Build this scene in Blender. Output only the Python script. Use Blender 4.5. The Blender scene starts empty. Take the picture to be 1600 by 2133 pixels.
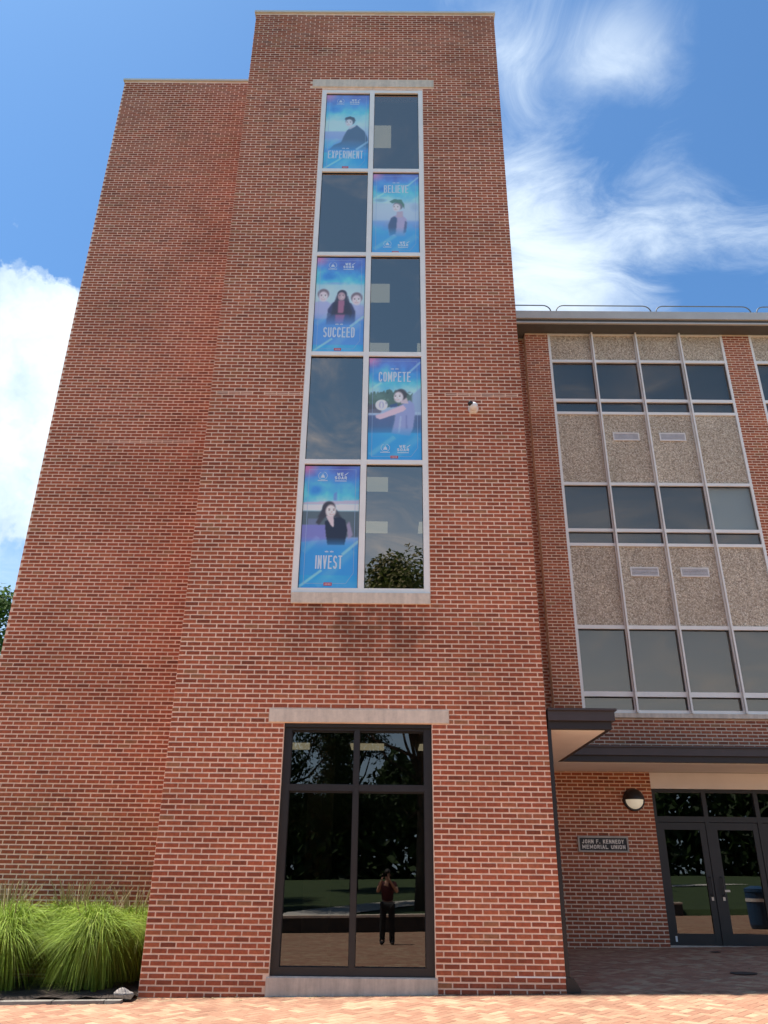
import bpy, bmesh, math, random
import numpy as np
from mathutils import Vector, Matrix
random.seed(7)
R = math.radians
scn = bpy.context.scene
col = scn.collection

# ------------------------------------------------------------------ camera
CAM_Z = 1.40
cam_data = bpy.data.cameras.new('camera')
cam = bpy.data.objects.new('camera', cam_data)
col.objects.link(cam)
cam_data.sensor_fit = 'AUTO'
cam_data.sensor_width = 36.0
cam_data.lens = 27.68
cam_data.clip_start = 0.05
cam_data.clip_end = 3000
pit, rol, yaw = R(24.7415), R(0.6267), R(0.3022)
F = Vector((-math.sin(yaw) * math.cos(pit), math.cos(yaw) * math.cos(pit), math.sin(pit)))
Rt = Vector((math.cos(yaw), math.sin(yaw), 0))
Up = Rt.cross(F)
R2 = Rt * math.cos(rol) + Up * math.sin(rol)
U2 = Up * math.cos(rol) - Rt * math.sin(rol)
cam.matrix_world = Matrix(((R2.x, U2.x, -F.x, 0), (R2.y, U2.y, -F.y, 0), (R2.z, U2.z, -F.z, CAM_Z), (0, 0, 0, 1)))
scn.camera = cam

# ------------------------------------------------------------------ light
SUN_EL = R(71)
SUN_DIR = Vector((-math.cos(SUN_EL) * math.cos(R(1.5)), math.cos(SUN_EL) * math.sin(R(1.5)), math.sin(SUN_EL)))  # towards the sun
sun_data = bpy.data.lights.new('sun', 'SUN')
sun_data.energy = 3.9
sun_data.angle = R(0.53)
sun_data.color = (1.0, 0.92, 0.81)
sun = bpy.data.objects.new('sun', sun_data)
col.objects.link(sun)
sun.rotation_euler = (-SUN_DIR).to_track_quat('-Z', 'Y').to_euler()
sun.location = (-20, 0, 40)

vs = scn.view_settings
vs.view_transform = 'Standard'
vs.look = 'None'
vs.exposure = 1.5
vs.gamma = 1.0
vs.use_curve_mapping = False
scn.cycles.max_bounces = 6
scn.cycles.diffuse_bounces = 3
scn.cycles.glossy_bounces = 3
scn.cycles.transparent_max_bounces = 8
scn.cycles.caustics_reflective = False
scn.cycles.caustics_refractive = False


class NT:
    """small helper that builds shader nodes"""
    def __init__(self, tree):
        self.t = tree
        self.n = tree.nodes
        self.l = tree.links

    def new(self, kind, **kw):
        nd = self.n.new(kind)
        for k, v in kw.items():
            setattr(nd, k, v)
        return nd

    def put(self, sock, v):
        if isinstance(v, bpy.types.NodeSocket):
            self.l.new(v, sock)
        elif v is not None:
            sock.default_value = v

    def math(self, op, a, b=None, c=None, clamp=False):
        nd = self.new('ShaderNodeMath', operation=op, use_clamp=clamp)
        self.put(nd.inputs[0], a)
        if b is not None:
            self.put(nd.inputs[1], b)
        if c is not None:
            self.put(nd.inputs[2], c)
        return nd.outputs[0]

    def vmath(self, op, a, b=None, out=0):
        nd = self.new('ShaderNodeVectorMath', operation=op)
        self.put(nd.inputs[0], a)
        if b is not None:
            if op == 'SCALE':
                self.put(nd.inputs['Scale'], b)
            else:
                self.put(nd.inputs[1], b)
        return nd.outputs[out]

    def mix(self, f, a, b, blend='MIX'):
        nd = self.new('ShaderNodeMix', data_type='RGBA', blend_type=blend)
        self.put(nd.inputs[0], f)
        self.put(nd.inputs[6], a)
        self.put(nd.inputs[7], b)
        return nd.outputs[2]

    def noise(self, vec, scale, detail=4, rough=0.55, dist=0.0, out=0):
        nd = self.new('ShaderNodeTexNoise')
        if vec is not None:
            self.l.new(vec, nd.inputs['Vector'])
        nd.inputs['Scale'].default_value = scale
        nd.inputs['Detail'].default_value = detail
        nd.inputs['Roughness'].default_value = rough
        nd.inputs['Distortion'].default_value = dist
        return nd.outputs[out]

    def rng(self, v, a, b, c=0.0, d=1.0, smooth=False):
        nd = self.new('ShaderNodeMapRange')
        nd.interpolation_type = 'SMOOTHSTEP' if smooth else 'LINEAR'
        self.put(nd.inputs[0], v)
        for i, x in enumerate((a, b, c, d)):
            self.put(nd.inputs[i + 1], x)
        return nd.outputs[0]

    def ramp(self, v, stops, interp='LINEAR'):
        nd = self.new('ShaderNodeValToRGB')
        nd.color_ramp.interpolation = interp
        e = nd.color_ramp.elements
        while len(e) < len(stops):
            e.new(0.5)
        for k, (p, c) in enumerate(stops):
            e[k].position = p
            e[k].color = (*c, 1)
        self.put(nd.inputs[0], v)
        return nd.outputs[0]


# ------------------------------------------------------------------ world: clear sky with drifting cloud
world = bpy.data.worlds.new('World')
scn.world = world
world.use_nodes = True
w = NT(world.node_tree)
w.n.clear()
out = w.new('ShaderNodeOutputWorld')
bg = w.new('ShaderNodeBackground')
w.l.new(bg.outputs[0], out.inputs[0])
sky = w.new('ShaderNodeTexSky')
sky.sky_type = 'NISHITA'
sky.sun_disc = False
sky.sun_elevation = SUN_EL
sky.sun_rotation = R(270 + 1.5)
sky.altitude = 200
sky.air_density = 1.0
sky.dust_density = 1.0
sky.ozone_density = 1.5
tc = w.new('ShaderNodeTexCoord')
dirv = w.vmath('NORMALIZE', tc.outputs['Generated'])
sep = w.new('ShaderNodeSeparateXYZ')
w.l.new(dirv, sep.inputs[0])
# the sheet of high cloud: the direction carried up to a flat layer
hz = w.math('MAXIMUM', w.math('ADD', sep.outputs[2], 0.12), 0.03)
comb = w.new('ShaderNodeCombineXYZ')
w.put(comb.inputs[0], w.math('DIVIDE', sep.outputs[0], hz))
w.put(comb.inputs[1], w.math('DIVIDE', sep.outputs[1], hz))
layer = comb.outputs[0]
wn = w.noise(layer, 1.3, 3, 0.5, out=1)
warp = w.vmath('ADD', layer, w.vmath('SCALE', w.vmath('SUBTRACT', wn, (0.5, 0.5, 0.5)), 0.9))
mp = w.new('ShaderNodeMapping')
mp.inputs['Rotation'].default_value = (0, 0, R(35))
mp.inputs['Scale'].default_value = (1.0, 1.7, 1.0)
w.l.new(warp, mp.inputs['Vector'])
n_big = w.noise(mp.outputs[0], 1.1, 2, 0.5)
n_fine = w.noise(mp.outputs[0], 4.2, 8, 0.66, 0.5)


def sky_dir(az, el):
    return (math.sin(R(az)) * math.cos(R(el)), math.cos(R(az)) * math.cos(R(el)), math.sin(R(el)))


def blob(az, el, rad, wgt):
    d = w.vmath('DISTANCE', w.vmath('ADD', dirv, w.vmath('SCALE', w.vmath('SUBTRACT', wn, (0.5, 0.5, 0.5)), 0.10)), sky_dir(az, el), out=1)
    g = w.rng(d, 0.0, rad, 1.0, 0.0, True)
    return w.math('MULTIPLY', g, wgt)


bias = None
for args in ((12.5, 41, 0.15, 0.27), (18, 41, 0.14, 0.20), (12, 47, 0.11, 0.17), (22, 53, 0.08, 0.24), (27.5, 52.5, 0.10, 0.20),
             (25.7, 43.4, 0.08, 0.14), (12.6, 54, 0.07, 0.16), (30, 40.5, 0.08, 0.08), (36, 38, 0.09, 0.10),
             (23.1, 49.6, 0.055, -0.16), (36, 50, 0.13, -0.22), (28, 37.2, 0.07, -0.14), (34, 44.5, 0.09, -0.10), (-26, 50, 0.44, -0.36)):
    b = blob(*args)
    bias = b if bias is None else w.math('ADD', bias, b)
cir = w.math('ADD', w.math('ADD', w.math('MULTIPLY', n_big, 0.34), w.math('MULTIPLY', n_fine, 0.72)), w.math('ADD', bias, 0.02))
cirrus = w.rng(cir, 0.50, 1.00, 0.0, 0.86, True)
# the heaped cloud low on the left
cw = w.vmath('ADD', dirv, w.vmath('SCALE', w.vmath('SUBTRACT', w.noise(dirv, 9.0, 6, 0.62, out=1), (0.5, 0.5, 0.5)), 0.11))
n_c1 = w.noise(cw, 5.0, 5, 0.6)
cb = None
for az, el, rad, wgt in ((-32.0, 30, 0.27, 0.52), (-41, 29.5, 0.30, 0.55), (-30, 22, 0.20, 0.34), (-52, 24, 0.40, 0.5), (-100, 20, 0.5, 0.4), (120, 22, 0.5, 0.4)):
    d = w.vmath('DISTANCE', cw, sky_dir(az, el), out=1)
    g = w.math('MULTIPLY', w.rng(d, 0.0, rad, 1.0, 0.0, True), wgt)
    cb = g if cb is None else w.math('MAXIMUM', cb, g)
cum = w.rng(w.math('ADD', w.math('MULTIPLY', n_c1, 0.7), cb), 0.565, 0.625, 0.0, 0.96, True)
cum_shade = w.ramp(n_c1, [(0.38, (2.3, 3.0, 3.8)), (0.50, (3.2, 3.8, 4.3)), (0.62, (4.2, 4.5, 4.7))])
# haze towards the horizon
haze = w.rng(sep.outputs[2], 0.05, 0.56, 0.72, 0.0, True)
clear = w.mix(1.0, sky.outputs[0], (0.38, 0.60, 0.745, 1), 'MULTIPLY')
base = w.mix(haze, clear, (3.4, 4.2, 4.9, 1))
c1 = w.mix(cirrus, base, (4.0, 4.5, 4.9, 1))
c2 = w.mix(cum, c1, cum_shade)
w.l.new(c2, bg.inputs[0])
bg.inputs[1].default_value = 0.095
world.cycles.sampling_method = 'MANUAL'
world.cycles.sample_map_resolution = 512


# ------------------------------------------------------------------ materials
MATS = {}


def material(name):
    m = bpy.data.materials.new(name)
    m.use_nodes = True
    t = NT(m.node_tree)
    MATS[name] = m
    return m, t, t.n['Principled BSDF']


def bump(t, bs, height, strength=0.3, dist=0.01):
    b = t.new('ShaderNodeBump')
    b.inputs['Strength'].default_value = strength
    b.inputs['Distance'].default_value = dist
    t.put(b.inputs['Height'], height)
    t.l.new(b.outputs[0], bs.inputs['Normal'])


def simple(name, c, rough=0.6, metal=0.0, var=0.12, scale=6.0, bmp=0.0, spec=0.5):
    m, t, bs = material(name)
    g = t.new('ShaderNodeNewGeometry')
    nz = t.noise(g.outputs['Position'], scale, 5, 0.6)
    k = t.rng(nz, 0.25, 0.75, 1 - var, 1 + var)
    t.l.new(t.mix(1.0, (*c, 1), t_comb(t, k), 'MULTIPLY'), bs.inputs['Base Color'])
    bs.inputs['Roughness'].default_value = rough
    bs.inputs['Metallic'].default_value = metal
    bs.inputs['Specular IOR Level'].default_value = spec
    if bmp:
        bump(t, bs, t.noise(g.outputs['Position'], scale * 12, 4, 0.6), bmp, 0.004)
    return m


def t_comb(t, v):
    c = t.new('ShaderNodeCombineColor')
    for i in range(3):
        t.put(c.inputs[i], v)
    return c.outputs[0]


def stain_factor(t, pos):
    """grime: washes of soot on the wall, run-off under the sill of the tall window"""
    s = t.new('ShaderNodeSeparateXYZ')
    t.l.new(pos, s.inputs[0])
    x, y, z = s.outputs
    nz = t.noise(pos, 1.6, 3, 0.62)
    stretch = t.new('ShaderNodeMapping')
    stretch.inputs['Scale'].default_value = (3.0, 3.0, 0.35)
    t.l.new(pos, stretch.inputs['Vector'])
    ns = t.noise(stretch.outputs[0], 1.6, 2, 0.6)
    dx = t.math('ABSOLUTE', t.math('ADD', x, 0.38))
    mx = t.rng(dx, 0.7, 1.45, 1.0, 0.0, True)
    mz = t.math('MULTIPLY', t.rng(z, 3.75, 4.75, 0.0, 1.0, True), t.rng(z, 5.04, 5.10, 1.0, 0.0))
    my = t.rng(y, 11.3, 11.5, 1.0, 0.0)
    amt = t.math('MULTIPLY', t.math('MULTIPLY', mx, mz), my)
    st = t.math('MULTIPLY', amt, t.rng(t.math('ADD', t.math('MULTIPLY', nz, 0.7), t.math('MULTIPLY', ns, 0.3)), 0.32, 0.62, 0.0, 0.55, True))
    # narrow streak on the middle line
    mc = t.math('MULTIPLY', t.math('MULTIPLY', t.rng(dx, 0.02, 0.12, 1.0, 0.0, True), my), t.math('MULTIPLY', t.rng(z, 3.55, 3.9, 0, 1, True), t.rng(z, 5.04, 5.1, 1.0, 0.0)))
    st = t.math('MAXIMUM', st, t.math('MULTIPLY', mc, t.rng(ns, 0.3, 0.6, 0.08, 0.38)))
    soot = t.rng(t.noise(pos, 0.55, 3, 0.6), 0.42, 0.68, 0.0, 0.17, True)
    # damp foot of the wall
    foot = t.math('MULTIPLY', t.rng(z, 0.12, 0.34, 0.28, 0.0, True), t.rng(nz, 0.35, 0.6, 0.4, 1.0))
    tot = t.math('MAXIMUM', t.math('MAXIMUM', st, soot), foot)
    return t.math('SUBTRACT', 1.0, tot)


def brick_mat(name, tint=(1, 1, 1), dark=1.0):
    m, t, bs = material(name)
    g = t.new('ShaderNodeNewGeometry')
    oi = t.new('ShaderNodeObjectInfo')
    tt = t.math('FRACT', t.math('ADD', t.math('MULTIPLY', g.outputs['Random Per Island'], 7.13), t.math('MULTIPLY', oi.outputs['Random'], 3.37)))
    cr = t.ramp(tt, [(0.0, (0.185, 0.068, 0.046)), (0.06, (0.245, 0.086, 0.056)), (0.35, (0.285, 0.096, 0.060)), (0.62, (0.32, 0.108, 0.066)),
                     (0.86, (0.345, 0.128, 0.076)), (0.95, (0.315, 0.135, 0.080)), (1.0, (0.27, 0.145, 0.088))])
    pos = g.outputs['Position']
    k = t.rng(t.noise(pos, 22.0, 3, 0.65), 0.25, 0.75, 0.70, 1.25)
    # batches: whole lifts of brickwork a shade apart
    lift = t.new('ShaderNodeMapping')
    lift.inputs['Scale'].default_value = (0.35, 0.35, 1.7)
    t.l.new(pos, lift.inputs['Vector'])
    k = t.math('MULTIPLY', k, t.rng(t.noise(lift.outputs[0], 1.0, 2, 0.5), 0.3, 0.7, 0.88, 1.10))
    c = t.mix(1.0, cr, t_comb(t, t.math('MULTIPLY', t.math('MULTIPLY', k, stain_factor(t, pos)), dark)), 'MULTIPLY')
    c = t.mix(1.0, c, (*tint, 1), 'MULTIPLY')
    t.l.new(c, bs.inputs['Base Color'])
    bs.inputs['Roughness'].default_value = 0.88
    bs.inputs['Specular IOR Level'].default_value = 0.25
    return m


def mortar_mat(name, c):
    m, t, bs = material(name)
    g = t.new('ShaderNodeNewGeometry')
    pos = g.outputs['Position']
    k = t.rng(t.noise(pos, 9.0, 3, 0.65), 0.25, 0.75, 0.82, 1.14)
    t.l.new(t.mix(1.0, (*c, 1), t_comb(t, t.math('MULTIPLY', k, stain_factor(t, pos))), 'MULTIPLY'), bs.inputs['Base Color'])
    bs.inputs['Roughness'].default_value = 0.95
    bs.inputs['Specular IOR Level'].default_value = 0.15
    return m


brick_mat('brick', (1.43, 1.14, 0.94), 0.96)
brick_mat('wing_brick', (1.44, 1.20, 0.98), 1.0)
mortar_mat('mortar', (0.96, 0.70, 0.53))
mortar_mat('wing_mortar', (0.88, 0.67, 0.50))


def stone_mat(name, c, streak=0.25):
    m, t, bs = material(name)
    g = t.new('ShaderNodeNewGeometry')
    pos = g.outputs['Position']
    st = t.new('ShaderNodeMapping')
    st.inputs['Scale'].default_value = (6.0, 6.0, 0.8)
    t.l.new(pos, st.inputs['Vector'])
    k = t.math('MULTIPLY', t.rng(t.noise(pos, 14.0, 6, 0.7), 0.25, 0.75, 0.85, 1.1), t.rng(t.noise(st.outputs[0], 1.7, 5, 0.6), 0.35, 0.7, 1.05, 1.0 - streak))
    t.l.new(t.mix(1.0, (*c, 1), t_comb(t, k), 'MULTIPLY'), bs.inputs['Base Color'])
    bs.inputs['Roughness'].default_value = 0.85
    bump(t, bs, t.noise(pos, 70.0, 5, 0.7), 0.3, 0.004)
    return m


stone_mat('limestone', (0.78, 0.66, 0.53), 0.18)
stone_mat('concrete', (0.56, 0.49, 0.41), 0.28)
simple('white_metal', (0.93, 0.91, 0.85), 0.4, 0.0, 0.06, 3.0)
simple('coping_metal', (0.62, 0.62, 0.58), 0.45, 0.0, 0.06)
simple('eave_metal', (0.55, 0.54, 0.50), 0.5, 0.0, 0.1, 2.0)
simple('soffit_dark', (0.10, 0.10, 0.095), 0.7)
simple('black_frame', (0.022, 0.021, 0.022), 0.42, 0.0, 0.15)
simple('gasket', (0.012, 0.012, 0.013), 0.7)
simple('canopy_brown', (0.055, 0.042, 0.042), 0.45, 0.0, 0.15, 3.0)
simple('canopy_rim', (0.022, 0.017, 0.017), 0.5)
simple('beige_panel', (0.91, 0.88, 0.84), 0.7, 0.0, 0.06, 1.5)
simple('rail_metal', (0.06, 0.065, 0.07), 0.5)
simple('interior', (0.06, 0.058, 0.055), 0.9)
simple('interior_column', (0.22, 0.18, 0.13), 0.9)
simple('interior_floor', (0.12, 0.11, 0.10), 0.7)
simple('blind', (0.13, 0.135, 0.14), 0.9, 0, 0.03, 1.0)
simple('pale_blind', (0.80, 0.85, 0.80), 0.9, 0, 0.03, 1.0)
simple('vent_metal', (0.88, 0.86, 0.82), 0.5)
simple('vent_slat', (0.62, 0.62, 0.64), 0.5)
simple('white_plastic', (0.80, 0.80, 0.80), 0.35, 0, 0.03)
simple('black_gloss', (0.008, 0.008, 0.009), 0.12)
simple('bronze', (0.42, 0.38, 0.33), 0.45, 0.3)
simple('plaque_face', (0.025, 0.024, 0.024), 0.5)
simple('plaque_letters', (0.85, 0.80, 0.70), 0.5)
lens_m = simple('lamp_lens', (0.92, 0.87, 0.72), 0.35, 0, 0.04)
lens_m.node_tree.nodes['Principled BSDF'].inputs['Emission Color'].default_value = (1.0, 0.90, 0.66, 1)
lens_m.node_tree.nodes['Principled BSDF'].inputs['Emission Strength'].default_value = 0.10
simple('soil', (0.035, 0.024, 0.018), 1.0, 0, 0.5, 18.0, 0.8)
simple('kerb_stone', (0.20, 0.185, 0.165), 0.9, 0, 0.25, 8.0, 0.4)
simple('rock', (0.24, 0.215, 0.20), 0.9, 0, 0.3, 9.0, 0.6)
simple('iron', (0.03, 0.03, 0.03), 0.6)
simple('bark', (0.085, 0.062, 0.045), 0.95, 0, 0.4, 7.0, 0.8)
simple('roof_gravel', (0.3, 0.29, 0.27), 1.0, 0, 0.3, 30)
simple('path_concrete', (0.5, 0.47, 0.42), 0.9, 0, 0.15, 2.0)
simple('skin', (0.45, 0.27, 0.19), 0.6)
simple('maroon_cloth', (0.07, 0.012, 0.018), 0.9)
simple('black_cloth', (0.015, 0.015, 0.018), 0.9)
simple('hair', (0.02, 0.014, 0.01), 0.7)
simple('steel', (0.55, 0.55, 0.54), 0.3, 0.8)
simple('bin_blue', (0.02, 0.07, 0.16), 0.5)


def glass(name, tint, ior, gloss_col=(1, 1, 1)):
    m, t, bs = material(name)
    t.n.remove(bs)
    o = t.n['Material Output']
    fr = t.new('ShaderNodeFresnel')
    fr.inputs['IOR'].default_value = ior
    tr = t.new('ShaderNodeBsdfTransparent')
    tr.inputs[0].default_value = (*tint, 1)
    gl = t.new('ShaderNodeBsdfGlossy')
    gl.inputs[0].default_value = (*gloss_col, 1)
    gl.inputs['Roughness'].default_value = 0.0
    g = t.new('ShaderNodeNewGeometry')
    b = t.new('ShaderNodeBump')
    b.inputs['Strength'].default_value = 0.02
    b.inputs['Distance'].default_value = 0.02
    t.l.new(t.noise(g.outputs['Position'], 0.8, 1, 0.4), b.inputs['Height'])
    t.l.new(b.outputs[0], gl.inputs['Normal'])
    # only the outer face of the sheet mirrors and tints
    front = t.math('SUBTRACT', 1.0, g.outputs['Backfacing'])
    mx = t.new('ShaderNodeMixShader')
    t.l.new(t.math('MULTIPLY', fr.outputs[0], front), mx.inputs[0])
    t.l.new(t.mix(front, (1, 1, 1, 1), (*tint, 1)), tr.inputs[0])
    t.l.new(tr.outputs[0], mx.inputs[1])
    t.l.new(gl.outputs[0], mx.inputs[2])
    t.l.new(mx.outputs[0], o.inputs[0])
    return m


glass('tower_glass', (0.30, 0.32, 0.32), 5.0, (1.0, 0.72, 0.53))
glass('door_glass', (0.22, 0.21, 0.19), 1.95)
glass('wing_glass', (0.60, 0.63, 0.63), 2.5, (1.0, 0.73, 0.55))


def lit(name, c, s):
    m, t, bs = material(name)
    bs.inputs['Base Color'].default_value = (*c, 1)
    bs.inputs['Emission Color'].default_value = (*c, 1)
    bs.inputs['Emission Strength'].default_value = s
    m.cycles.emission_sampling = 'NONE'
    return m


lit('ceiling_panel', (0.80, 0.72, 0.50), 0.36)


def aggregate():
    m, t, bs = material('aggregate')
    g = t.new('ShaderNodeNewGeometry')
    pos = g.outputs['Position']
    v = t.new('ShaderNodeTexVoronoi')
    v.inputs['Scale'].default_value = 38.0
    t.l.new(pos, v.inputs['Vector'])
    wn_ = t.new('ShaderNodeTexWhiteNoise')
    t.l.new(v.outputs['Color'], wn_.inputs['Vector'])
    cr = t.ramp(wn_.outputs['Value'], [(0.0, (0.30, 0.235, 0.17)), (0.18, (0.52, 0.42, 0.31)), (0.5, (0.72, 0.60, 0.45)), (0.78, (0.82, 0.71, 0.55)), (1.0, (0.90, 0.82, 0.69))])
    run = t.new('ShaderNodeMapping')
    run.inputs['Scale'].default_value = (5.0, 5.0, 0.5)
    t.l.new(pos, run.inputs['Vector'])
    big = t.math('MULTIPLY', t.rng(t.noise(pos, 1.2, 4, 0.6), 0.3, 0.7, 0.86, 1.1), t.rng(t.noise(run.outputs[0], 1.0, 3, 0.6), 0.5, 0.75, 1.0, 0.82))
    c = t.mix(1.0, cr, t_comb(t, big), 'MULTIPLY')
    c = t.mix(t.rng(v.outputs['Distance'], 0.35, 0.6, 0.0, 0.55), c, (0.38, 0.30, 0.22, 1))
    t.l.new(c, bs.inputs['Base Color'])
    bs.inputs['Roughness'].default_value = 0.9
    bump(t, bs, t.math('SUBTRACT', 1.0, v.outputs['Distance']), 0.9, 0.012)


aggregate()


def paver_mat(name, worn):
    m, t, bs = material(name)
    g = t.new('ShaderNodeNewGeometry')
    oi = t.new('ShaderNodeObjectInfo')
    pos = g.outputs['Position']
    if worn:   # one sheet seen from far off: blotches the size of the stones
        v = t.new('ShaderNodeTexVoronoi')
        v.inputs['Scale'].default_value = 7.0
        t.l.new(pos, v.inputs['Vector'])
        wn_ = t.new('ShaderNodeTexWhiteNoise')
        t.l.new(v.outputs['Color'], wn_.inputs['Vector'])
        tt = wn_.outputs['Value']
    else:
        tt = t.math('FRACT', t.math('ADD', t.math('MULTIPLY', g.outputs['Random Per Island'], 5.31), t.math('MULTIPLY', oi.outputs['Random'], 3.7)))
    cr = t.ramp(tt, [(0.0, (0.265, 0.14, 0.093)), (0.35, (0.305, 0.17, 0.113)), (0.65, (0.33, 0.198, 0.131)), (0.85, (0.355, 0.236, 0.153)), (1.0, (0.38, 0.28, 0.184))])
    k = t.rng(t.noise(pos, 12.0, 6, 0.65), 0.25, 0.75, 0.82, 1.14)
    big = t.rng(t.noise(pos, 0.7, 4, 0.6), 0.3, 0.7, 0.88, 1.06)
    # dirt washed up along the foot of the wall
    sx = t.new('ShaderNodeSeparateXYZ')
    t.l.new(pos, sx.inputs[0])
    band = t.math('MULTIPLY', t.rng(sx.outputs[1], 10.72, 11.2, 0.0, 1.0, True), t.rng(sx.outputs[1], 11.3, 11.5, 1.0, 0.0))
    dirt = t.math('MULTIPLY', band, t.rng(t.noise(pos, 3.5, 5, 0.65), 0.38, 0.62, 0.0, 0.5, True))
    spots = t.rng(t.noise(pos, 5.0, 2, 0.5), 0.68, 0.74, 0.0, 0.25, True)
    big = t.math('MULTIPLY', big, t.math('SUBTRACT', 1.0, t.math('MAXIMUM', dirt, spots)))
    t.l.new(t.mix(1.0, cr, t_comb(t, t.math('MULTIPLY', k, big)), 'MULTIPLY'), bs.inputs['Base Color'])
    bs.inputs['Roughness'].default_value = 0.9
    bs.inputs['Specular IOR Level'].default_value = 0.2
    bump(t, bs, t.noise(pos, 60.0, 4, 0.7), 0.3, 0.004)


paver_mat('paver', False)
paver_mat('paver_far', True)


def leafy(name, stops, trans, scale=1.2):
    m, t, bs = material(name)
    g = t.new('ShaderNodeNewGeometry')
    oi = t.new('ShaderNodeObjectInfo')
    tt = t.math('ADD', t.math('MULTIPLY', g.outputs['Random Per Island'], 0.6), t.math('MULTIPLY', t.noise(g.outputs['Position'], scale, 3), 0.4))
    cr = t.ramp(tt, stops)
    t.l.new(cr, bs.inputs['Base Color'])
    bs.inputs['Roughness'].default_value = 0.6
    bs.inputs['Specular IOR Level'].default_value = 0.22
    tl = t.new('ShaderNodeBsdfTranslucent')
    t.l.new(cr, tl.inputs[0])
    mx = t.new('ShaderNodeMixShader')
    mx.inputs[0].default_value = trans
    o = t.n['Material Output']
    t.l.new(bs.outputs[0], mx.inputs[1])
    t.l.new(tl.outputs[0], mx.inputs[2])
    t.l.new(mx.outputs[0], o.inputs[0])


leafy('tree_leaf', [(0.1, (0.013, 0.030, 0.008)), (0.5, (0.026, 0.052, 0.012)), (0.9, (0.045, 0.08, 0.02))], 0.3)
leafy('sunlit_leaf', [(0.1, (0.035, 0.075, 0.014)), (0.5, (0.07, 0.13, 0.025)), (0.9, (0.11, 0.18, 0.04))], 0.35)  # lighter copy of tree_leaf, sunlight on the left tree put into the colour
leafy('grass_blade', [(0.08, (0.075, 0.12, 0.02)), (0.4, (0.165, 0.26, 0.024)), (0.70, (0.26, 0.37, 0.045)), (0.84, (0.36, 0.40, 0.13)), (0.95, (0.50, 0.43, 0.25))], 0.20, 3.0)
leafy('seed_head', [(0.0, (0.30, 0.25, 0.13)), (1.0, (0.45, 0.38, 0.22))], 0.3)


def lawn_mat():
    m, t, bs = material('lawn')
    g = t.new('ShaderNodeNewGeometry')
    nz = t.noise(g.outputs['Position'], 1.5, 8, 0.7)
    t.l.new(t.ramp(nz, [(0.3, (0.022, 0.042, 0.012)), (0.7, (0.05, 0.08, 0.022))]), bs.inputs['Base Color'])
    bs.inputs['Roughness'].default_value = 1.0
    bump(t, bs, t.noise(g.outputs['Position'], 30, 5, 0.7), 0.8, 0.05)


lawn_mat()


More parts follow.
